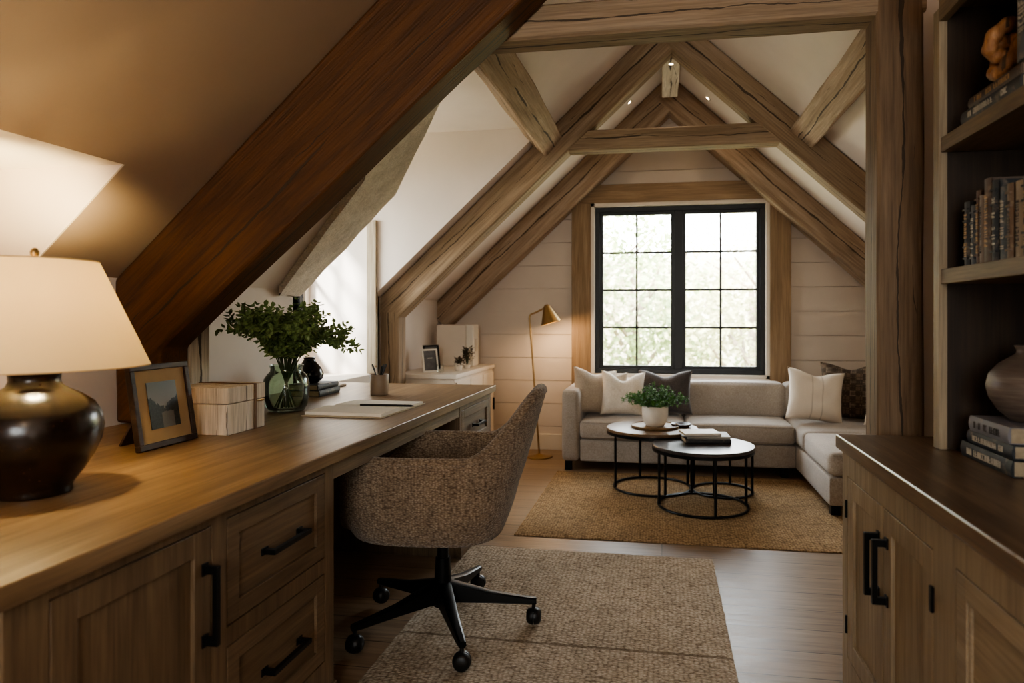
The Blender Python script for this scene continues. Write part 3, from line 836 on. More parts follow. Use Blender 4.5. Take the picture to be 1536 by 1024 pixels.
def book(name, L, D, Hh, col, label, loc, rz=0, stand=False, ink=None, group=None, cat='book', rows=1, bands=False, tilt=0):
    """lying book: spine along local x on the -y side, thickness z. stand=True: upright, spine faces -y, height L along z, thickness along x"""
    root = thing(name, label, cat, loc, rz, group); t = .0025
    b = B()
    b.box(0, L, 0, D, 0, t, .0008); b.box(0, L, 0, D, Hh-t, Hh, .0008)
    # slightly rounded spine
    n = 8; pts = [(0, -.004*math.sin(PI*i/n), Hh*i/n) for i in range(n+1)] + [(0, t, Hh), (0, t, 0)]
    b.prism(pts, (L, 0, 0))
    if bands:
        for q in (.12, .3, .7, .88): b.box(L*q-.002, L*q+.002, -.0062, -.001, t, Hh-t)
    p = B(); p.box(.003, L-.003, t, D-.004, t, Hh-t)
    g = B()
    for r in range(rows):
        row = B.__new__(B); row.bm = g.bm
        n0 = len(g.bm.verts)
        zc = Hh*(.5 if rows == 1 else .33+.34*r)
        glyph_row(g, L*.7, Hh*(.42 if rows == 1 else .24), hash((label, r)) % 9999 if False else int(sum(map(ord, label)))+r, off=L*.15)
        g.bm.verts.ensure_lookup_table()
        for v in list(g.bm.verts)[n0:]: v.co.z += zc; v.co.y -= .0046
    S = Matrix.Identity(4)
    if stand: S = Matrix(((0, 0, 1, 0), (0, 1, 0, 0), (1, 0, 0, 0), (0, 0, 0, 1)))
    if tilt: S = Matrix.Rotation(tilt, 4, 'Y') @ S
    for bb in (b, p, g): bb.xf(S)
    b.obj('cover', cover(col), root); p.obj('pages', 'page_edge', root)
    if ink is not None: g.obj('spine_lettering', ink, root)
    else: g.bm.free()
    return root
# rz for things whose spine faces -X: local -y -> -X : rz=-90deg; local x -> -Y (towards camera)
RZN = -PI/2
# three books under the stoneware vase
z = .80
for (hh, y1, y0, col, ink, lab) in ((.036, 1.79, 1.547, '24272B', INK_L, 'thick charcoal book with worn lettering, bottom of the stack under the round vase'),
                                    (.030, 1.765, 1.552, '2B2F35', INK_L, 'dark slate book, middle of the stack under the round vase'),
                                    (.036, 1.745, 1.560, '77757A', INK_D, 'grey book, top of the stack right under the round vase')):
    book('book', y1-y0, .165, hh, col, lab, (.73+(.004 if hh == .03 else 0), y1, z+.0005), RZN, ink=ink, group='books under the stoneware vase', rows=1)
    z += hh+.001
# vase on them
V = B(); prof = [(0, 0), (.035, 0), (.04, .003), (.062, .022), (.080, .052), (.086, .078), (.080, .105), (.060, .130), (.036, .146), (.027, .153), (.026, .160), (.031, .170), (.028, .171), (.022, .162), (.021, .15), (0, .14)]
V.lathe(prof, 56)
vo = V.obj('round_vase', 'vase_ceramic', smooth=True, loc=(.815, 1.652, z+.0005), angle=70); tag(vo, 'round dark striated stoneware vase on a stack of three books', 'vase')
# standing row on the middle shelf: u boundaries converted to Y along x=.72
def YatU(u, X):
    t = (u-825)/1000; c, s = .9862, .1656
    return X*(s*t+c)/(c*t-s)
zs = 1.261
row = [(1447, 1455.5, 303, '2B2A2C', 'INK_G'), (1455.5, 1464, 308, '3C4046', 'INK_L'), (1464, 1471.5, 286, '5A4334', 'INK_G'), (1471.5, 1478, 293, '7D7064', 'INK_D'), (1478, 1489.5, 268, '57493F', 'INK_G'),
       (1489.5, 1500, 270, '22262B', 'INK_L'), (1500, 1512, 279, '4A5359', 'INK_L'), (1512, 1522, 275, '6B5645', 'INK_D'), (1522, 1534, 271, '8E7E6A', 'INK_D'), (1534, 1549, 262, '33302F', 'INK_G'), (1549, 1564, 268, '5B3E30', 'INK_L')]
names = ['black slim book with gold marks, far end of the middle shelf row', 'slate blue slim book second from the far end of the middle shelf row', 'rust brown book third in the middle shelf row', 'thin grey beige book fourth in the middle shelf row',
         'tall brown book fifth in the middle shelf row', 'tall black book in the centre of the middle shelf row', 'blue grey book seventh in the middle shelf row', 'brown book eighth in the middle shelf row', 'tan book ninth in the middle shelf row near the frame edge', 'dark book at the frame edge of the middle shelf row', 'reddish book nearest the camera in the middle shelf row']
for (u0, u1, v, col, ink), lab in zip(row, names):
    ya, yb_ = YatU(u0, .722), YatU(u1, .722)
    ym = (ya+yb_)/2; dd = -.722*.1656+ym*.9862
    hgt = 1.14+(475-v)*dd/1000-zs
    # stand: thickness along local x (-> -Y), spine toward -X
    book('book', hgt, .13, (ya-yb_)*.96, col, lab, (.722+random.uniform(-.002, .004), ya, zs), RZN, stand=True, ink={'INK_G': INK_G, 'INK_L': INK_L, 'INK_D': INK_D}[ink], group='old books standing on the middle shelf', bands=(random.random() < .4))
# top shelf: lying books + carved knot + tall book
zs = 1.5985
book('book', .27, .15, .030, '2C2C2E', 'dark lying book, lower of the two under the carved wooden knot', (.712, 1.745, zs), RZN, ink=INK_L, group='lying books on the upper shelf')
book('book', .235, .14, .026, '4A3A2E', 'brown lying book directly beneath the carved wooden knot', (.718, 1.72, zs+.031), RZN, ink=INK_G, group='lying books on the upper shelf')
book('book', .26, .16, .05, '55585C', 'tall grey book standing on the upper shelf beside the carved wooden knot', (.715, 1.50, zs+.058), RZN, stand=True, ink=INK_L, group='standing book on the upper shelf')
def knot():
    b = B(); pts = []; N = 160
    for i in range(N):
        t = 2*PI*i/N
        r = .030*(2+math.cos(3*t))/3*1.15
        p = Vector((r*math.cos(2*t)*1.0, .028*math.sin(3*t)*.8, r*math.sin(2*t)*1.25))
        pts.append(p)
    n = N; seg = 10; rings = []; prev = None
    for i in range(n):
        t = (pts[(i+1) % n]-pts[i-1]).normalized()
        u = Vector((0, 1, 0)) - t*t.y
        u = u.normalized() if u.length > .05 else t.orthogonal().normalized()
        w = t.cross(u); rr = .0125*(1+.12*math.sin(i*.9))
        rings.append([b.bm.verts.new(pts[i]+(u*math.cos(2*PI*k/seg)+w*math.sin(2*PI*k/seg))*rr) for k in range(seg)])
    for i in range(n):
        A, C = rings[i], rings[(i+1) % n]
        for k in range(seg): b.bm.faces.new((A[k], A[(k+1) % seg], C[(k+1) % seg], C[k]))
    mn = min(v.co.z for v in b.bm.verts)
    o = b.obj('carved_knot', wood('carved_wood', '6A4526', '9A6B42', 'C29266', 2, 4, .5, .5, .4), smooth=True, angle=80)
    o.location = (.755, 1.615, zs+.0575-mn*1.3); o.rotation_euler = (0, .15, .9); o.scale = (1.3, 1.3, 1.3)
    tag(o, 'carved brown wooden knot sculpture on two lying books on the upper shelf', 'sculpture')
knot()

# ------------------------------------------------------------------ table lamp
L = thing('table_lamp', 'lit table lamp with dark bronze ceramic body and cream shade on the desk', 'lamp', (-1.33, 1.23, .7605))
b = B()
prof = [(0, 0), (.066, 0), (.068, .004), (.067, .012), (.070, .02), (.088, .045), (.108, .078), (.121, .110), (.126, .140), (.122, .168), (.108, .193), (.084, .212), (.062, .224), (.050, .232), (.046, .243), (.047, .255), (.052, .262), (.054, .268), (.050, .272), (.040, .268), (0, .262)]
b.lathe(prof, 72); b.obj('base', 'lamp_ceramic', L, smooth=True, angle=70)
b = B(); b.tube([(0, 0, .262), (0, 0, .35)], .009); b.tube([(0, 0, .30), (0, 0, .34)], .017, 16); b.obj('socket', 'brass', L, smooth=True)
bl = B(); bl.lathe([(0, 0), (.012, .002), (.014, .015), (.026, .04), (.029, .058), (.024, .078), (.011, .09), (0, .093)], 24)
bl.obj('bulb', emis('lamp_bulb_glow', (1, .62, .28), 12), L, smooth=True, loc=(0, 0, .34))
b = B(); s0, s1 = .272, .500
b.lathe([(.215, s0), (.117, s1), (.1150, s1), (.2130, s0)], 96, closed=True); sh = b.obj('lamp_shade', 'shade', L, smooth=True, angle=60)
for q, w_ in ((s0, .2142), (s1, .1165)):
    b = B(); b.torus((0, 0, q), w_, .0016, 96, 6); b.obj('shade_rim', plain('shade_trim', 'C9B18A', .8), sh, smooth=True)
b = B(); b.lathe([(0, .5), (.006, .5), (.004, .506), (.008, .512), (.009, .519), (.005, .526), (0, .528)], 20)
b.obj('finial', 'brass', L, smooth=True)
b = B()
for a in (0, 2*PI/3, 4*PI/3): b.tube([(0, 0, .497), (.115*math.cos(a), .115*math.sin(a), .497)], .0015, 6)
pts = [(.05*math.sin(t*PI/12), 0, .31+.19*t/12) for t in range(13)]
b.tube(pts, .0016, 6); b.tube([(-x, y, z) for x, y, z in pts], .0016, 6); b.obj('harp', 'brass', L, smooth=True)
def light(name, typ, loc, energy, col, parent=None, **kw):
    d = bpy.data.lights.new(name, typ); d.energy = energy; d.color = col
    rot = kw.pop('rot', None)
    for k, v in kw.items(): setattr(d, k, v)
    o = bpy.data.objects.new(name, d); COL.objects.link(o); o.location = loc
    if rot is not None: o.rotation_euler = rot
    if parent is not None: o.parent = parent
    return o
LAMP_W = 48
light('bulb_light', 'POINT', (0, 0, .40), LAMP_W, (1, .80, .44), L, shadow_soft_size=.03)
sl = light('niche_fill_spot', 'SPOT', (0, 0, .47), 80, (1, .79, .40), L, spot_size=math.radians(88), spot_blend=.8, shadow_soft_size=.03)  # added spot at the shade top, brightens the niche beyond the bulb's reach
sl.rotation_euler = Vector((-.80, .42, .05)).to_track_quat('-Z', 'Y').to_euler()

# ------------------------------------------------------------------ picture frame on desk, facing +X, leaning
PF = thing('photo_frame', 'dark wooden photo frame with a grey landscape print standing on the desk by the lamp', 'picture frame', (-1.428, 1.755, .7605), PI/2)
# local: width x, facing -y (-> +X). lean back about x axis
W2, Hf = .116, .243; lean = Matrix.Translation((0, .0, .003)) @ Matrix.Rotation(math.radians(-9), 4, 'X')
b = B(); f = .017
b.box(-W2, W2, 0, .018, 0, f, .002); b.box(-W2, W2, 0, .018, Hf-f, Hf, .002); b.box(-W2, -W2+f, 0, .018, f, Hf-f, .002); b.box(W2-f, W2, 0, .018, f, Hf-f, .002)
b.xf(lean).obj('frame', 'frame_dark', PF)
b = B(); b.box(-W2+f, W2-f, .007, .012, f, Hf-f); b.xf(lean).obj('mat', 'mat_board', PF)
b = B(); b.box(-.058, .058, -.0008, .0008, -.068, .068)
o = b.obj('print', 'picture', PF); o.location = lean @ Vector((0, .006, Hf/2)); o.rotation_euler = (math.radians(-9), 0, 0)
b = B(); b.prism([(-.03, .047, .16), (.03, .047, .16), (.045, .13, .001), (-.045, .13, .001)], (0, .006, .002)); b.obj('easel_leg', 'frame_dark', PF)

# ------------------------------------------------------------------ distressed box with strap
BX = thing('wooden_box', 'distressed white wooden box with brown strap on the desk beside the photo frame', 'box', (-1.368, 2.03, .7605), PI/2)
b = B(); b.box(-.10, .10, 0, .205, 0, .098, .002); b.obj('body', 'box_white', BX)
b = B(); b.box(-.102, .102, -.002, .207, .100, .152, .003); b.obj('lid', 'box_white', BX)
b = B(); b.box(.036, .048, -.004, -.002, .0, .153); b.box(.036, .048, -.003, .208, .152, .154); b.obj('strap', 'strap', BX)
b = B(); b.box(.05, .09, -.0045, -.002, .092, .097, .001); b.tube([(.052, -.006, .094), (.07, -.009, .091), (.09, -.006, .095)], .0016, 6); b.obj('latch', 'brass', BX)

# ------------------------------------------------------------------ glass vase with greenery
VX, VY = -1.50, 2.486
b = B()
prof = [(0, 0), (.060, 0), (.070, .004), (.080, .022), (.088, .06), (.089, .10), (.085, .13), (.072, .150), (.062, .160), (.061, .172), (.066, .186), (.0625, .187), (.0575, .173), (.0585, .160), (.068, .148), (.081, .128), (.085, .10), (.084, .06), (.076, .024), (.066, .009), (0, .008)]
b.lathe(prof, 64)
o = b.obj('glass_vase', 'vase_glass', smooth=True, loc=(VX, VY, .7605), angle=70); tag(o, 'green tinted glass vase holding leafy branches on the desk', 'vase')
BQ = thing('leafy_branches', 'bunch of small leaved green branches standing in the green glass vase', 'plant', (VX, VY, .772))
rnd = random.Random(4); fol = B()
def branchlet(fb, sb, p, d, L, n, leafL, leafW, r0, curl=.3):
    pts = [Vector(p)]; d = Vector(d).normalized(); side = Vector((rnd.uniform(-1, 1), rnd.uniform(-1, 1), rnd.uniform(-.3, .5)))
    for i in range(n):
        d = (d+side*curl/n+Vector((rnd.uniform(-.1, .1), rnd.uniform(-.1, .1), rnd.uniform(-.04, .1)))).normalized()
        pts.append(pts[-1]+d*L/n)
    for i in range(1, len(pts)):
        for s in range(2):
            w = d.orthogonal(); w = Matrix.Rotation(rnd.uniform(0, 2*PI), 3, d) @ w
            ld = (d*.55+w.normalized()*.9).normalized()
            fb.leaf(pts[i], ld, (rnd.uniform(-.5, .5), rnd.uniform(-.5, .5), 1), leafL*rnd.uniform(.7, 1.2), leafW*rnd.uniform(.8, 1.15))
    return pts
for i in range(26):
    a = 2*PI*i/26*3.0+rnd.uniform(-.2, .2); k = rnd.uniform(.15, 1.0)
    base = Vector((-.045*math.cos(a)*k, -.045*math.sin(a)*k, .004)); neck = Vector((.035*math.cos(a+.2)*k, .035*math.sin(a+.2)*k, .17))
    tip = Vector((math.cos(a)*.25*k**.8, math.sin(a)*.25*k**.8, .385-.13*k*k+rnd.uniform(-.03, .02)))
    ctl = neck+(neck-base)*.6+Vector((0, 0, .02))
    path = [base, base.lerp(neck, .5), neck]
    for t in range(1, 8):
        u = t/7; path.append(neck*(1-u)**2+ctl*2*u*(1-u)+tip*u*u)
    st = B(); st.tube(path, [.0028]*3+[.0026-.0014*t/7 for t in range(1, 8)], 6)
    st.obj('stem', 'stem', BQ, smooth=True)
    for j in range(3, len(path)):
        p = path[j]; d = (path[j]-path[j-1]).normalized()
        for q in range(4):
            w = Matrix.Rotation(rnd.uniform(0, 2*PI), 3, d) @ d.orthogonal().normalized()
            branchlet(fol, None, p, d*.6+w*.8+Vector((0, 0, .25)), rnd.uniform(.03, .075), 4, .025, .016, .001)
fol.obj('foliage', 'bouquet_leaf', BQ, recalc=False)

# black vase + books by the dormer window
yb0 = 3.07
book('book', .23, .16, .030, '1A1B1D', 'black lying book on the desk behind the glass vase, bottom of its stack', (-1.60, 2.93, .7605), PI/2+.06, ink=None, group='dark books by the dormer')
book('book', .21, .15, .026, '2A2C2F', 'dark grey lying book behind the glass vase, directly under the black vase', (-1.61, 2.935, .7915), PI/2+.02, ink=None, group='dark books by the dormer')
book('magazine', .23, .17, .012, '6B5A48', 'thin brown magazine at the far side of the dark book stack near the pen cup', (-1.70, 3.22, .7605), PI/2+.1, ink=None, cat='magazine')
b = B(); b.lathe([(0, 0), (.04, 0), (.062, .02), (.068, .045), (.055, .075), (.034, .10), (.026, .115), (.03, .125), (.022, .123), (.018, .11), (0, .1)], 40)
o = b.obj('black_vase', plain('black_glaze', '0B0B0C', .15), smooth=True, loc=(-1.70, 3.02, .818), angle=70); tag(o, 'glossy black vase on dark books behind the leafy branches', 'vase')

# pen cup
PC = thing('pen_cup', 'small taupe cup holding pens on the far part of the desk', 'cup', (-1.36, 3.07, .7605))
b = B(); b.lathe([(0, 0), (.040, 0), (.043, .003), (.045, .098), (.0435, .100), (.041, .098), (.039, .006), (0, .006)], 40); b.obj('cup', 'ceramic_taupe', PC, smooth=True, angle=50)
PC['category'] = 'cup'
for i, (a, ln, mt) in enumerate(((.2, .15, 'black_plastic'), (1.3, .145, 'black_plastic'), (2.5, .14, 'tray'), (3.6, .15, 'black_plastic'), (4.6, .135, 'ceramic_white'), (5.5, .142, 'black_plastic'))):
    base = Vector((-1.36-.02*math.cos(a), 3.07-.02*math.sin(a), .7685)); top = Vector((-1.36+.034*math.cos(a), 3.07+.034*math.sin(a), .7605+ln))
    b = B(); b.tube([base, base.lerp(top, .08), base.lerp(top, .95), top], [.0015, .0045, .0045, .003], 8)
    o = b.obj('pen', mt, smooth=True)
    recenter(o); tag(o, 'pen or pencil standing in the taupe cup on the desk', 'pen', 'pens in the taupe cup')

# open notebook
NB = thing('open_notebook', 'open notebook with white pages lying on the middle of the desk', 'notebook', (-1.19, 2.57, .7605), -.03)
b = B(); b.box(-.165, .165, -.22, .215, 0, .004, .001); b.obj('cover', cover('B9A990'), NB)
for sgn, hh in ((-1, .016), (1, .011)):
    pg = B(); bm = pg.bm; n = 16; rows_ = []
    for i in range(n+1):
        u = i/n; y = sgn*(.003+.20*u); z = .004+hh*(math.sin(min(1, u*5)*PI/2)*(1-.25*u))
        rows_.append((y, z))
    pts = [(-.158, y, z) for y, z in rows_]+[(-.158, rows_[-1][0], .0042), (-.158, rows_[0][0], .0042)]
    pg.prism(pts, (.316, 0, 0)); pg.obj('pages', 'paper', NB, smooth=True, angle=30)
b = B(); 
for k in range(9): b.box(-.13, .13-.02*(k % 3), .05+.015*k, .0508+.015*k, .0151, .0155)
b2 = B()
b.bm.free(); b2.bm.free()
b = B(); b.tube([(-.06, 0, .012), (.155, .015, .012), (.17, .016, .011)], [.0045, .0045, .001], 8)
o = b.obj('pen', 'black_plastic', smooth=True, loc=(-1.16, 2.565, .768), rot=(0, 0, -.04)); tag(o, 'black pen lying in the fold of the open notebook', 'pen')

# ------------------------------------------------------------------ office chair
CH = thing('desk_chair', 'woven oatmeal fabric swivel desk chair on a black five star base', 'chair', (-.79, 2.34, .014), PI+.10)
# local: +x = forward
def sstep(a, b_, x):
    t = max(0, min(1, (x-a)/(b_-a))); return t*t*(3-2*t)
def chair_shell():
    N = 128
    def plan(th, k):      # th 0 = front, pi = back
        c, s = math.cos(th), math.sin(th); n = 3.0
        r = (abs(c)**n+abs(s)**n)**(-1/n)
        ax = .345 if c > 0 else .262
        return ax*k*c*r, .287*k*s*r
    def rim(th):
        a = abs((th+PI) % (2*PI)-PI)      # 0 front .. pi back
        z = .44+.225*sstep(.36, .62, a)
        z += .212*sstep(2.0, 2.80, a)
        return z
    b = B(); bm = b.bm; rings = []
    zb = .375
    def pt(th, k, z):
        x, y = plan(th, k)
        back = max(0, -math.cos(th))
        x -= .17*max(0, z-.52)*back**1.2+.12*max(0, z-.36)*back
        y *= 1-.25*max(0, z-.66)
        return (x, y, z)
    # bottom rings
    for k, z in ((.05, .345), (.3, .346), (.55, .35), (.74, .356), (.86, .368)):
        rings.append([bm.verts.new(pt(2*PI*i/N, k, z)) for i in range(N)])
    for j in range(1, 17):
        v = j/16; k = .86+.14*(1-(1-min(1, v*1.8))**2.4)+.0*v
        ring = []
        for i in range(N):
            th = 2*PI*i/N; zr = rim(th)-.018
            z = .368+(zr-.368)*v
            ring.append(bm.verts.new(pt(th, k, z)))
        rings.append(ring)
    # rim
    TH = .040
    for q in range(1, 7):
        a = PI*q/6; ring = []
        for i in range(N):
            th = 2*PI*i/N; z = rim(th)-.018+.018*math.sin(a)
            k = 1-(TH/.275)*(1-math.cos(a))/2
            ring.append(bm.verts.new(pt(th, k, z)))
        rings.append(ring)
    for j in range(1, 9):
        v = j/8; ring = []
        for i in range(N):
            th = 2*PI*i/N; zr = rim(th)-.018; z = zr+(.41-zr)*v
            ring.append(bm.verts.new(pt(th, 1-TH/.275-.06*v*v, z)))
        rings.append(ring)
    for A, C in zip(rings, rings[1:]):
        for i in range(N): bm.faces.new((A[i], A[(i+1) % N], C[(i+1) % N], C[i]))
    bm.faces.new(rings[0][::-1]); bm.faces.new(rings[-1])
    b.obj('seat_shell', 'boucle', CH, smooth=True, angle=180)
    # piping along the rim
    pts = []
    for i in range(N):
        th = 2*PI*i/N; pts.append(Vector(pt(th, 1.0, rim(th)-.02)))
    p = B(); seg = 6; rg = []
    for i in range(N):
        t = (pts[(i+1) % N]-pts[i-1]).normalized(); u = (Vector((0, 0, 1))-t*t.z); u = u.normalized() if u.length > .1 else Vector((1, 0, 0)); w = t.cross(u)
        rg.append([p.bm.verts.new(pts[i]+(u*math.cos(2*PI*k/seg)+w*math.sin(2*PI*k/seg))*.0035) for k in range(seg)])
    for i in range(N):
        A, C = rg[i], rg[(i+1) % N]
        for k in range(seg): p.bm.faces.new((A[k], A[(k+1) % seg], C[(k+1) % seg], C[k]))
    p.obj('piping', 'boucle', CH, smooth=True)
    # cushion
    c = B(); rr = []
    for k, z in ((.5, .415), (.78, .42), (.80, .445), (.80, .47), (.76, .49), (.62, .50), (.3, .505), (.02, .506)):
        rr.append([c.bm.verts.new(((x+.0), y, z)) for x, y in (plan(2*PI*i/64, k) for i in range(64))])
    for A, C in zip(rr, rr[1:]):
        for i in range(64): c.bm.faces.new((A[i], A[(i+1) % 64], C[(i+1) % 64], C[i]))
    c.bm.faces.new(rr[-1]); c.bm.faces.new(rr[0][::-1])
    c.obj('seat_cushion', 'boucle', CH, smooth=True, angle=180)
chair_shell()
b = B(); b.tube([(0, 0, .30), (0, 0, .345)], .016, 20); b.tube([(0, 0, .24), (0, 0, .305)], .02, 20); b.tube([(0, 0, .075), (0, 0, .10), (0, 0, .25)], [.034, .034, .026], 24); b.box(-.09, .09, -.06, .06, .335, .35, .004)
b.obj('gas_lift', 'black', CH, smooth=True)
for k in range(5):
    aw = math.radians(11+72*k)-(PI+.10)
    b = B(); bm = b.bm
    secs = []
    for r, w, z0, z1 in ((.02, .030, .085, .165), (.06, .028, .088, .155), (.18, .022, .083, .122), (.31, .016, .075, .10), (.342, .013, .075, .096)):
        c, s = math.cos(aw), math.sin(aw)
        q = [(-w*.6, z0), (w*.6, z0), (w, z0+.006), (w*.85, z1-.004), (w*.5, z1), (-w*.5, z1), (-w*.85, z1-.004), (-w, z0+.006)]
        secs.append([bm.verts.new((r*c-y*s, r*s+y*c, z)) for y, z in q])
    for A, C in zip(secs, secs[1:]):
        for i in range(8): bm.faces.new((A[i], A[(i+1) % 8], C[(i+1) % 8], C[i]))
    bm.faces.new(secs[0][::-1]); bm.faces.new(secs[-1])
    arm = b.obj('base_arm', 'black', CH, smooth=True, angle=30)
    cx, cy = .332*math.cos(aw), .332*math.sin(aw)
    rz = aw+rnd.uniform(.6, 1.6)
    m = Matrix.Translation((cx, cy, .030)) @ Matrix.Rotation(rz, 4, 'Z') @ Matrix.Rotation(PI/2, 4, 'X')
    cb = B()
    for s in (-1, 1): 
        cc = B.__new__(B); cc.bm = cb.bm
    cb.lathe([(0, -.026), (.018, -.026), (.026, -.02), (.030, -.008), (.030, -.002), (.010, -.002), (.010, .002), (.030, .002), (.030, .008), (.026, .02), (.018, .026), (0, .026)], 28)
    cb.xf(m)
    cb.tube([(cx, cy, .045), (cx, cy, .08)], .007, 10)
    cb.obj('caster', 'black_plastic', arm, smooth=True, angle=40)

# ------------------------------------------------------------------ rugs
def rug(name, x0, x1, y0, y1, mat, label, h=.012, seed=0):
    b = B(); bm = b.bm; nx = int((x1-x0)/.03); ny = int((y1-y0)/.03); g = []
    for i in range(nx+1):
        col = []
        for j in range(ny+1):
            x = x0+(x1-x0)*i/nx; y = y0+(y1-y0)*j/ny
            if i in (0, nx): x += .005*mnoise.noise(Vector((seed, y*14, 0)))
            if j in (0, ny): y += .005*mnoise.noise(Vector((x*14, seed, 0)))
            e = min(i, nx-i, j, ny-j); z = h*(.55 if e == 0 else 1)
            col.append(bm.verts.new((x, y, z+.0012*mnoise.noise(Vector((x*6, y*6, 0))))))
        g.append(col)
    for i in range(nx):
        for j in range(ny): bm.faces.new((g[i][j], g[i+1][j], g[i+1][j+1], g[i][j+1]))
    per = [g[i][0] for i in range(nx+1)]+[g[nx][j] for j in range(1, ny+1)]+[g[i][ny] for i in range(nx-1, -1, -1)]+[g[0][j] for j in range(ny-1, 0, -1)]
    low = [bm.verts.new((v.co.x, v.co.y, .001)) for v in per]; n = len(per)
    for i in range(n): bm.faces.new((per[i], low[i], low[(i+1) % n], per[(i+1) % n]))
    bm.faces.new(low)
    o = b.obj(name, mat, smooth=True, angle=60); tag(o, label, 'rug'); return o
rug('woven_rug', -.93, .235, .9, 3.2, 'rug_near', 'oatmeal woven rug on the floor under the desk chair')
rug('jute_rug', -.76, 1.75, 3.4, 4.86, 'rug_far', 'golden jute rug under the round coffee tables', seed=4)

# ------------------------------------------------------------------ cushions
def puffbox(x0, x1, y0, y1, z0, z1, n=14, r=.05, puff=.02, side=.01):
    b = B(); bmesh.ops.create_cube(b.bm, size=2)
    bmesh.ops.subdivide_edges(b.bm, edges=list(b.bm.edges), cuts=n, use_grid_fill=True)
    hx, hy, hz = (x1-x0)/2, (y1-y0)/2, (z1-z0)/2; cx, cy, cz_ = (x0+x1)/2, (y0+y1)/2, (z0+z1)/2
    rr = min(r, hx, hy, hz)
    for v in b.bm.verts:
        u, w, t = v.co
        # warp so verts cluster at edges
        f = lambda q: math.copysign(1-(1-abs(q))**1.35, q) if abs(q) < 1 else q
        u, w, t = f(u), f(w), f(t)
        p = Vector((u*hx, w*hy, t*hz))
        c = Vector((max(-hx+rr, min(hx-rr, p.x)), max(-hy+rr, min(hy-rr, p.y)), max(-hz+rr, min(hz-rr, p.z))))
        d = p-c
        if d.length > 1e-6: p = c+d.normalized()*rr if max(abs(u), abs(w), abs(t)) > .999 else p
        p.z += math.copysign(puff*(1-u*u)*(1-w*w), t)*abs(t)
        p.x += math.copysign(side*(1-w*w)*(1-t*t), u)*abs(u); p.y += math.copysign(side*(1-u*u)*(1-t*t), w)*abs(w)
        v.co = p+Vector((cx, cy, cz_))
    return b

SF = thing('sectional_sofa', 'light greige linen corner sofa with a chaise below the big window', 'sofa', (0, 5.2, 0))
def sp(name, b, mat='sofa', **kw):
    b.xf(Matrix.Translation((0, -5.2, 0))); return b.obj(name, mat, SF, smooth=True, angle=60, **kw)
FY = 4.90; BY = 5.56
sp('base', puffbox(-.60, .93, FY, BY, .07, .235, 10, .015, 0, .0))
sp('base', puffbox(.93, 1.78, 3.97, BY, .07, .235, 10, .015, 0, .0))
sp('arm', puffbox(-.735, -.605, FY-.01, BY, .07, .60, 14, .035, 0, .006))
sp('arm', puffbox(1.785, 1.93, 3.98, BY, .07, .60, 14, .035, 0, .006))
def cush(name, *a, **k):
    o = sp(name, puffbox(*a, **k)); return o
cush('seat_cushion', -.60, .165, FY-.02, 5.36, .238, .375, n=16, r=.035, puff=.018, side=.006)
cush('seat_cushion', .170, .925, FY-.02, 5.36, .238, .375, n=16, r=.035, puff=.018, side=.006)
cush('seat_cushion', .930, 1.60, 4.66, 5.36, .238, .375, n=16, r=.035, puff=.016, side=.006)
cush('seat_cushion', .930, 1.70, 3.955, 4.655, .238, .375, n=16, r=.035, puff=.018, side=.008)
cush('back_cushion', -.60, .165, 5.30, 5.52, .36, .635, n=16, r=.04, puff=.006, side=.02)
cush('back_cushion', .170, .925, 5.30, 5.52, .36, .635, n=16, r=.04, puff=.006, side=.02)
cush('back_cushion', .930, 1.62, 5.30, 5.52, .36, .635, n=16, r=.04, puff=.006, side=.02)
cush('back_cushion', 1.60, 1.80, 4.66, 5.40, .36, .62, n=16, r=.04, puff=.006, side=.02)
cush('back_cushion', 1.60, 1.80, 3.98, 4.655, .36, .62, n=16, r=.04, puff=.006, side=.02)
sp('back_frame', puffbox(-.60, 1.93, 5.50, 5.60, .07, .60, 8, .02, 0, 0))
# piping on seat cushions
for x0, x1, y in ((-.60, .165, FY-.02), (.17, .925, FY-.02), (.93, 1.70, 3.955)):
    for z in (.258, .362):
        b = B(); b.tube([(x0+.015, y-.001+.004, z), ((x0+x1)/2, y-.007+.003, z+.002), (x1-.015, y-.001+.004, z)], .0035, 6); sp('piping', b)
for x, y in ((-.69, 4.95), (.86, 4.96), (.975, 4.03), (1.85, 4.03), (-.69, 5.5), (1.85, 5.5)):
    b = B(); b.prism([(x-.025, y-.025, .07), (x+.025, y-.025, .07), (x+.025, y+.025, .07), (x-.025, y+.025, .07)], (0, 0, -.057 if y < 4.86 else -.0695)); sp('leg', b, 'black')

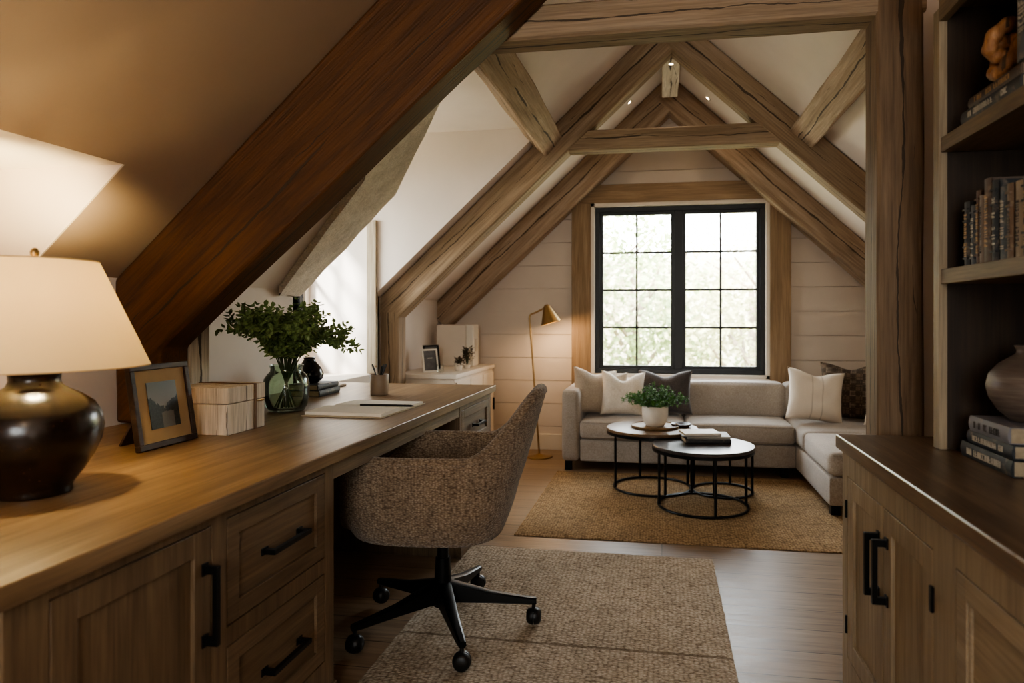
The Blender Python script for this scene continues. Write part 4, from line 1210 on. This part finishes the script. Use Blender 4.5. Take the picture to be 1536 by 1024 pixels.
def pillow(name, W, Hh, T_, mat, label, loc, rz, lean, roll=0, chop=.35, seed=0, group='throw pillows on the sofa'):
    """local: width x, facing -y, bottom at origin"""
    b = B(); bm = b.bm; n = 26; F = []; K = []
    for i in range(n+1):
        cF = []; cK = []
        for j in range(n+1):
            u = -1+2*i/n; v = -1+2*j/n
            x = u*W/2*(1-.10*(1-v*v)*abs(u)**2); z = v*Hh/2*(1-.09*(1-u*u)*abs(v)**2)
            if v > 0: z -= chop*Hh*.5*math.exp(-(u/.42)**2)*v**2*.55
            t = T_/2*((1-u**4)**.7)*((1-v**4)**.7)*(1+.12*mnoise.noise(Vector((u*2.2+seed, v*2.2, seed))))
            t = max(t, 0)
            if v > 0: t *= 1-.35*math.exp(-(u/.3)**2)*v
            y0 = .012*mnoise.noise(Vector((u*1.7, v*1.7, seed+5)))
            if i in (0, n) or j in (0, n):
                q = bm.verts.new((x, y0, z+Hh/2)); cF.append(q); cK.append(q)
            else:
                cF.append(bm.verts.new((x, y0-t, z+Hh/2))); cK.append(bm.verts.new((x, y0+t, z+Hh/2)))
        F.append(cF); K.append(cK)
    for i in range(n):
        for j in range(n):
            bm.faces.new((F[i][j], F[i+1][j], F[i+1][j+1], F[i][j+1])); bm.faces.new((K[i][j], K[i][j+1], K[i+1][j+1], K[i+1][j]))
    o = b.obj(name, mat, smooth=True, angle=120)
    o.rotation_mode = 'XYZ'
    o.matrix_world = Matrix.Translation(loc) @ Matrix.Rotation(rz, 4, 'Z') @ Matrix.Rotation(-lean, 4, 'X') @ Matrix.Rotation(roll, 4, 'Y')
    tag(o, label, 'pillow', group); return o
pillow('throw_pillow', .36, .36, .13, 'pil_beige', 'light beige throw pillow leaning in the left arm corner of the sofa', (-.515, 5.10, .392), .45, .25, .12, seed=1)
pillow('throw_pillow', .30, .30, .11, 'pil_beige', 'pale pillow tucked behind the white pillow at the left end of the sofa', (-.40, 5.235, .400), .0, .15, -.05, seed=2)
pillow('throw_pillow', .34, .34, .13, 'pil_white', 'cream white throw pillow in front, second from the left arm of the sofa', (-.295, 5.07, .392), .18, .22, .05, seed=3, chop=.7)
pillow('throw_pillow', .42, .34, .13, 'pil_grey', 'dark grey throw pillow behind the potted plant on the sofa', (.02, 5.19, .396), -.05, .18, .0, seed=4, chop=.45)
pillow('throw_pillow', .40, .38, .14, 'pil_stripe', 'white throw pillow with faint stripes leaning in the right corner of the sofa', (1.065, 4.98, .394), .08, .28, .12, seed=5, chop=.3)
pillow('throw_pillow', .42, .42, .13, 'plaid', 'brown and dark plaid throw pillow in the right corner of the sofa', (1.34, 5.12, .392), -.35, .2, .0, seed=6, chop=.3)
pillow('throw_pillow', .36, .36, .13, 'pil_white', 'plain white pillow on the chaise side, partly hidden by the oak post', (1.46, 4.74, .392), -1.1, .22, .0, seed=7, chop=.3)

# ------------------------------------------------------------------ coffee tables
TT = wood('coffee_table_top', '2A2522', '403935', '5C534C', 0, 1.5, .3, 0, .1, spec=.5)
TT2 = wood('coffee_table_top_brown', '4E3A28', '6E553C', '8D7252', 0, 1.5, .35, 0, .1, spec=.5)
def ctable(label, x, y, R, Rr, H_, rot, top=TT, nleg=4):
    t = thing('coffee_table', label, 'coffee table', (x, y, .0135), 0, 'round nesting coffee tables'); H_ -= .0135
    b = B(); b.lathe([(0, H_-.020), (R-.004, H_-.020), (R, H_-.016), (R, H_-.004), (R-.004, H_), (0, H_)], 96); b.obj('tabletop', top, t, smooth=True, angle=30)
    b = B(); b.lathe([(R-.012, H_-.038), (R-.002, H_-.038), (R-.002, H_-.0205), (R-.012, H_-.0205)], 96, closed=True); b.obj('rim_band', 'black', t, smooth=True, angle=30)
    b = B(); b.torus((0, 0, .008), Rr, .0085, 96, 8, flat=.9); b.obj('ring_base', 'black', t, smooth=True)
    for k in range(nleg):
        a = rot+2*PI*k/nleg; b = B(); r2 = min(Rr, R-.02)
        b.box(Rr-.007, Rr+.007, -.007, .007, .008, H_-.021, .001); b.xf(Matrix.Rotation(a, 4, 'Z')); b.obj('leg', 'black', t)
    return t
ctable('front round coffee table with dark top and black ring base, holding the book pile', .240, 4.07, .300, .262, .383, math.radians(-78))
ctable('left round coffee table behind, holding the potted plant on a tray', -.065, 4.46, .300, .250, .412, math.radians(200), TT2)
ctable('low round nesting table mostly hidden beneath the front coffee table', .385, 4.43, .205, .19, .31, math.radians(-20))
# tray and plant
TX, TY, TZ = -.045, 4.47, .4125
b = B(); b.lathe([(0, 0), (.150, 0), (.158, .006), (.160, .016), (.155, .017), (.150, .009), (0, .008)], 64); o = b.obj('round_tray', 'tray', smooth=True, loc=(TX, TY, TZ), angle=50); tag(o, 'round light wooden tray under the white plant pot', 'tray')
PP = thing('potted_plant', 'bushy green plant with tiny white flowers in a white pot on the round tray', 'plant', (TX-.0, TY-.01, TZ+.009))
b = B(); b.lathe([(0, 0), (.052, 0), (.062, .006), (.078, .035), (.086, .075), (.087, .11), (.085, .132), (.079, .133), (.079, .11), (.0, .10)], 56); b.obj('pot', 'ceramic_white', PP, smooth=True, angle=60)
b = B(); b.lathe([(0, .115), (.05, .117), (.0785, .112), (.0785, .10), (0, .1)], 32); b.obj('soil', 'soil', PP)
fol = B(); stm = B(); fl = B()
for i in range(120):
    a = rnd.uniform(0, 2*PI); el = rnd.uniform(.05, 1.0); k = math.sqrt(rnd.random())
    tip = Vector((math.cos(a)*.225*k, math.sin(a)*.225*k, .13+.145*(1-k*k*.75)*rnd.uniform(.6, 1.1)))
    p0 = Vector((math.cos(a)*.04*k, math.sin(a)*.04*k, .112)); mid = p0.lerp(tip, .5)+Vector((0, 0, .03*k))
    path = [p0*(1-u)**2+mid*2*u*(1-u)+tip*u*u for u in (0, .25, .5, .75, 1)]
    stm.tube(path, .0012, 4)
    for j in range(1, 5):
        d = (path[j]-path[j-1]).normalized()
        for q in range(7):
            w = Matrix.Rotation(rnd.uniform(0, 2*PI), 3, d) @ d.orthogonal().normalized()
            fol.leaf(path[j]-d*rnd.uniform(0, .02), d*.6+w, (0, 0, 1), rnd.uniform(.014, .024), rnd.uniform(.006, .010))
    if rnd.random() < .35:
        for q in range(5):
            an = q*2*PI/5; fl.leaf(tip+Vector((0, 0, .002)), (math.cos(an), math.sin(an), .3), (0, 0, 1), .006, .004)
fol.obj('foliage', 'pot_leaf', PP, recalc=False); stm.obj('stems', 'stem', PP); fl.obj('flowers', plain('white_petals', 'E8E6DE', .6), PP, recalc=False)
b = B(); b.lathe([(0, 0), (.05, 0), (.064, .012), (.066, .022), (.062, .022), (.05, .008), (0, .006)], 40); o = b.obj('small_dish', plain('brown_dish', '3A2A20', .35), smooth=True, loc=(.125, 4.50, TZ), angle=50); tag(o, 'small dark brown dish beside the tray on the left coffee table', 'dish')
# books on front table
z = .384
for (w_, d_, h_, col, lab, dx, rr) in ((.27, .19, .026, '28282A', 'black book, bottom of the pile on the front coffee table', 0, .15), (.25, .18, .018, '8B8780', 'grey book in the middle of the pile on the front coffee table', .012, .05), (.22, .16, .016, 'CFC6B8', 'white book on top of the pile on the front coffee table', -.005, .22)):
    o = book('book', w_, d_, h_, col, lab, (.14+dx, 4.05+dx, z), rr, ink=None, group='books on the front coffee table'); z += h_+.0008

# ------------------------------------------------------------------ floor lamp
FL = thing('floor_lamp', 'slim brass floor lamp with a small cone shade left of the window', 'lamp', (-.985, 5.34, 0))
b = B(); b.lathe([(0, 0), (.105, 0), (.108, .004), (.105, .010), (.03, .02), (.012, .03), (0, .03)], 48); b.obj('base', 'brass', FL, smooth=True, angle=40)
dirx = Vector((.9862, .1656, 0))
A = Vector((-.02, 0, 0)); top = Vector((-.08, -.01, 1.17))
pts = [Vector((0, 0, .02)), Vector((-.03, -.003, .45)), Vector((-.065, -.007, .95)), Vector((-.08, -.01, 1.13))]
pts += [Vector((-.08, -.01, 1.13))+Vector((.03*(1-math.cos(t*PI/2/5)), 0, .035*math.sin(t*PI/2/5))) for t in range(1, 6)] + [Vector((-.02, -.01, 1.178)), Vector((.045, -.01, 1.21))]
b = B(); b.tube(pts, .0075, 12); b.obj('pole', 'brass', FL, smooth=True)
b = B(); b.lathe([(.088, -.10), (.032, .03), (.026, .045), (.014, .055), (0, .057), (0, .052), (.012, .050), (.022, .042), (.028, .028), (.085, -.10)], 48)
b.xf(Matrix.Translation((.075, -.01, 1.185)) @ Matrix.Rotation(math.radians(-16), 4, 'Y'))
b.obj('lamp_shade', 'brass', FL, smooth=True, angle=60)
b = B(); b.lathe([(0, -.02), (.02, -.005), (.024, .012), (.015, .03), (0, .035)], 20); b.obj('bulb', emis('floor_bulb_glow', (1, .72, .42), 25), FL, smooth=True, loc=(.085, -.01, 1.135))
light('floor_lamp_light', 'POINT', (.085, -.012, 1.10), 4.0, (1, .66, .36), FL, shadow_soft_size=.03)

# ------------------------------------------------------------------ low white cabinet and its things
LC = thing('low_cabinet', 'low white painted cabinet against the left knee wall past the desk', 'cabinet', (-1.425, 4.47, 0), PI/2)
b = B(); b.box(0, 1.06, 0, .44, .06, .705, .002); b.obj('body', 'white_paint', LC)
b = B(); b.box(-.012, 1.07, -.015, .445, .706, .738, .003); b.obj('top', 'white_paint', LC)
for k in range(3):
    b = B(); b.box(.02+.345*k, .35+.345*k, -.014, -.001, .10, .68, .002); d = b.obj('door', 'white_paint', LC)
    b = B(); b.box(.33+.345*k-.012, .33+.345*k-.004, -.03, -.0145, .36, .46, .001); b.obj('handle', 'black', d)
b = B(); b.box(.02, 1.04, .03, .42, 0, .059); b.obj('plinth', 'white_paint', LC)
b = B(); b.box(0, .30, 0, .20, 0, .335, .004); b.box(.21, .215, -.002, .202, .0, .337)
SB = thing('storage_box', 'tall white storage box standing on the far end of the low white cabinet', 'box', (-1.83, 5.26, .7385), 0)
b.bm.free()
b = B(); b.box(0, .25, 0, .17, 0, .335, .004); b.obj('body', 'white_paint', SB)
b = B(); b.box(.252, .31, .0, .17, 0, .335, .004); b.obj('lid', 'paper', SB)
b = B(); b.box(.311, .316, .06, .11, .12, .22, .001); b.obj('pull', 'white_paint', SB)
def small_frame(label, loc, rz, w, h, mat):
    r = thing('small_photo_frame', label, 'picture frame', loc, rz); lean = Matrix.Rotation(math.radians(-10), 4, 'X')
    b = B(); f = .012
    b.box(-w/2, w/2, 0, .012, 0, f); b.box(-w/2, w/2, 0, .012, h-f, h); b.box(-w/2, -w/2+f, 0, .012, f, h-f); b.box(w/2-f, w/2, 0, .012, f, h-f); b.xf(lean).obj('frame', mat, r)
    b = B(); b.box(-w/2+f, w/2-f, .005, .009, f, h-f); b.xf(lean).obj('picture', plain('grey_print', '5A5654', .4, 0, .5, 25), r)
    b = B(); b.prism([(-.02, .02, h*.6), (.02, .02, h*.6), (.02, .07, .002), (-.02, .07, .002)], (0, .004, 0)); b.obj('easel_leg', mat, r)
small_frame('small silver photo frame nearest on the low white cabinet', (-1.66, 4.66, .7385), .9, .13, .17, 'ceramic_white')
small_frame('small dark photo frame behind the silver one on the low white cabinet', (-1.72, 4.86, .7385), .8, .13, .19, 'black')
def sprig(label, x, y, pr, ph, n, hh, spread):
    r = thing('small_potted_plant', label, 'plant', (x, y, .7385))
    b = B(); b.lathe([(0, 0), (pr*.75, 0), (pr, ph), (pr*.9, ph), (pr*.7, ph*.8), (0, ph*.8)], 28); b.obj('pot', 'ceramic_white', r, smooth=True, angle=40)
    f = B(); s = B()
    for i in range(n):
        a = rnd.uniform(0, 2*PI); k = rnd.random(); tip = Vector((math.cos(a)*spread*k, math.sin(a)*spread*k, ph+hh*rnd.uniform(.5, 1)))
        s.tube([(0, 0, ph*.8), tip*.5+Vector((0, 0, ph*.5)), tip], .0012, 4)
        for q in range(5): f.leaf(tip-Vector((0, 0, .012*q)), (rnd.uniform(-1, 1), rnd.uniform(-1, 1), .4), (0, 0, 1), .022, .014)
    s.obj('stems', 'stem', r); f.obj('foliage', 'leaf_dry', r, recalc=False)
sprig('small potted plant in a white cup on the low white cabinet', -1.50, 4.80, .032, .055, 16, .05, .045)
sprig('taller dried plant in a small pot in front of the white storage box', -1.50, 5.02, .03, .03, 30, .14, .05)
b = B(); b.lathe([(0, 0), (.022, 0), (.026, .01), (.024, .06), (.022, .06), (.022, .012), (0, .006)], 28); o = b.obj('drinking_glass', 'glass', smooth=True, loc=(-1.58, 4.62, .7385), angle=50); tag(o, 'small clear glass between frames and potted plant on the low white cabinet', 'glass')

# ------------------------------------------------------------------ ridge light and slope glints
glow = emis('lightdot_glow', (1, .80, .55), 9)
def lightdot(label, x, y, flat=False, E=1.5):
    t = thing('ceiling_lightdot', label, 'light', (x, y, (2.828 if flat else cz(x)-.001)), 0, 'small ceiling downlights')
    R = Matrix.Identity(4) if flat else Matrix.Rotation(math.copysign(math.atan(SL), x-RX), 4, 'Y')
    b = B(); b.lathe([(.014, 0), (.026, 0), (.026, -.004), (.02, -.006), (.014, -.004)], 28, closed=True); b.xf(R).obj('trim_ring', 'white_paint', t, smooth=True)
    b = B(); b.lathe([(0, -.003), (.0135, -.003), (.0135, 0), (0, 0)], 24); b.xf(R).obj('lens', glow, t)
    light('lightdot_lamp', 'SPOT', (0, 0, -.02), E, (1, .78, .55), t, spot_size=math.radians(110), spot_blend=.9, shadow_soft_size=.015)
lightdot('tiny round light under the near end of the pale ridge beam', RX, 4.52, True, 3)
lightdot('tiny round downlight standing for a glint in the left slope beside the ridge beam', -.25, 5.22)  # slope glints built as small glowing discs with their own spots
lightdot('tiny round downlight standing for a glint in the right slope beside the ridge beam', .35, 5.28)

PD = thing('added_pendant', 'opal glass globe pendant added behind the viewer to light the near room', 'lamp', (.06, -1.1, 2.30))  # added lamp behind the camera, fill light for the near room
b = B(); b.tube([(0, 0, .12), (0, 0, .76)], .004, 8); b.obj('cord', 'black', PD)
b = B(); b.lathe([(0, .115), (.05, .112), (.05, .14), (.02, .16), (0, .16)], 28); b.obj('cap', 'brass', PD, smooth=True)
b = B(); b.lathe([(.12*math.sin(PI*i/20), -.12*math.cos(PI*i/20)) for i in range(21)], 40); b.obj('globe', emis('added_pendant_glow', (1, .78, .55), 6), PD, smooth=True)
light('added_pendant_fill', 'POINT', (0, 0, -.20), 6, (1, .74, .5), PD, shadow_soft_size=.15)
# ------------------------------------------------------------------ garden
b = B(); bm = b.bm; g = []
for i in range(31):
    c_ = []
    for j in range(31):
        x = -30+2*i; y = -10+2*j*1.2
        d = max(0, y-8); z = -2.6+.17*d+.5*mnoise.noise(Vector((x*.15, y*.15, 0)))
        c_.append(bm.verts.new((x, y, z)))
    g.append(c_)
for i in range(30):
    for j in range(30): bm.faces.new((g[i][j], g[i+1][j], g[i+1][j+1], g[i][j+1]))
o = b.obj('garden_ground', 'garden_ground', smooth=True); o['kind'] = 'structure'
def tree(name, label, x, y, r, h, mat, seed, n=4500):
    rr = random.Random(seed); gz = -2.6+.17*max(0, y-8)+.5*mnoise.noise(Vector((x*.15, y*.15, 0)))-.1
    t = thing(name, label, 'tree', (x, y, gz), 0, 'garden trees beyond the windows')
    b = B(); b.tube([(0, 0, 0), (.1, 0, h*.4), (0, .1, h*.8)], [.16, .11, .04], 8)
    for k in range(6):
        a = rr.uniform(0, 2*PI); z0 = h*rr.uniform(.3, .6); b.tube([(0, 0, z0), (r*.6*math.cos(a), r*.6*math.sin(a), z0+h*.25)], [.06, .02], 6)
    b.obj('trunk', 'bark', t, smooth=True)
    f = B(); cl = []
    for k in range(26):
        a = rr.uniform(0, 2*PI); e = rr.uniform(.05, 1); q = math.sqrt(rr.random())
        cl.append((Vector((r*.8*q*math.cos(a), r*.8*q*math.sin(a), h*(.12+.85*e*(1-.3*q)))), r*rr.uniform(.22, .42)))
    for k in range(n):
        c0, cr = rr.choice(cl); v = Vector((rr.gauss(0, 1), rr.gauss(0, 1), rr.gauss(0, 1))).normalized()*cr*rr.uniform(.75, 1.05)
        f.leaf(c0+v, (rr.uniform(-1, 1), rr.uniform(-1, 1), rr.uniform(-.6, .6)), v, rr.uniform(.09, .17), rr.uniform(.06, .11))
    f.obj('foliage', mat, t, recalc=False)
tree('garden_tree', 'pale loose tree outside, seen in the upper left window panes', -2.6, 12.0, 2.0, 6.2, GL[2], 1)
tree('garden_tree', 'light green tree outside filling the middle of the left sash', -.6, 13.5, 1.9, 5.0, GL[0], 2)
tree('garden_tree', 'olive toned bushy tree outside low in the right sash', 1.6, 12.5, 1.9, 4.5, GL[1], 3)
tree('garden_tree', 'pale tree outside behind the right edge of the window', 3.8, 14.0, 2.2, 5.6, GL[0], 4)
tree('garden_bush', 'darker green shrub outside low behind the left sash', -1.6, 10.0, 1.0, 3.0, GL[3], 5)
tree('garden_bush', 'light olive shrub outside low behind the right sash', .8, 10.0, 1.1, 2.7, GL[1], 6)
tree('garden_tree', 'tall hazy tree far up the slope outside the left sash', -1.8, 18.0, 3.0, 6.6, GL[1], 7)
tree('garden_tree', 'tall hazy tree far up the slope outside the right sash', 3.0, 19.5, 3.0, 4.9, GL[2], 8)
tree('garden_tree', 'tree outside the dormer window beyond the desk', -8.5, 9.5, 2.6, 5.0, GL[0], 9, 1500)

# ------------------------------------------------------------------ light and camera
w = bpy.data.worlds.new('World'); scene.world = w; w.use_nodes = True
nt = w.node_tree; nt.nodes.clear()
bg = nt.nodes.new('ShaderNodeBackground'); ow = nt.nodes.new('ShaderNodeOutputWorld')
tc = nt.nodes.new('ShaderNodeTexCoord'); sx = nt.nodes.new('ShaderNodeSeparateXYZ'); rp = nt.nodes.new('ShaderNodeValToRGB')
nt.links.new(tc.outputs['Generated'], sx.inputs[0]); nt.links.new(sx.outputs['Z'], rp.inputs[0])
rp.color_ramp.elements[0].color = (.99, .985, .975, 1); rp.color_ramp.elements[1].color = (.80, .90, 1.0, 1)
nt.links.new(rp.outputs[0], bg.inputs['Color']); bg.inputs['Strength'].default_value = 7.5
nt.links.new(bg.outputs[0], ow.inputs['Surface'])
sd = Vector((.50, .85, -.62)).normalized()
sun = light('sun', 'SUN', (0, 0, 10), 11, (1, .96, .90), angle=math.radians(6)); sun.rotation_euler = sd.to_track_quat('-Z', 'Y').to_euler()
def portal(name, loc, rot, sx_, sy_):
    o = light(name, 'AREA', loc, 1, (1, 1, 1), rot=rot, shape='RECTANGLE', size=sx_, size_y=sy_)
    o.data.cycles.is_portal = True
portal('window_portal', ((WX0+WX1)/2, YB+.15, (WZ0+WZ1)/2), (math.radians(-90), 0, 0), WX1-WX0, WZ1-WZ0)
portal('rear_portal', (.02, YF-.15, 1.47), (math.radians(90), 0, 0), 1.35, 1.25)
portal('dormer_portal', (-2.50, 3.75, 1.49), (0, math.radians(-90), 0), 1.15, .8)

cam = bpy.data.cameras.new('Camera'); co = bpy.data.objects.new('Camera', cam); COL.objects.link(co); scene.camera = co
co.location = (0, 0, 1.14); co.rotation_euler = (PI/2, 0, math.radians(9.53))
cam.sensor_fit = 'HORIZONTAL'; cam.sensor_width = 36; cam.lens = 36*1000/1536
cam.shift_x = -57/1536; cam.shift_y = -37/1536; cam.clip_start = .02
cam.dof.use_dof = True; cam.dof.focus_distance = 2.5; cam.dof.aperture_fstop = 2.8

scene.view_settings.view_transform = 'AgX'
scene.view_settings.look = 'AgX - Medium High Contrast'
scene.view_settings.exposure = 1.45
scene.cycles.use_denoising = True
try: scene.cycles.denoiser = 'OPENIMAGEDENOISE'
except Exception: pass
scene.cycles.max_bounces = 10; scene.cycles.diffuse_bounces = 6; scene.cycles.transparent_max_bounces = 16
scene.cycles.sample_clamp_indirect = 8; scene.cycles.caustics_reflective = False; scene.cycles.caustics_refractive = False
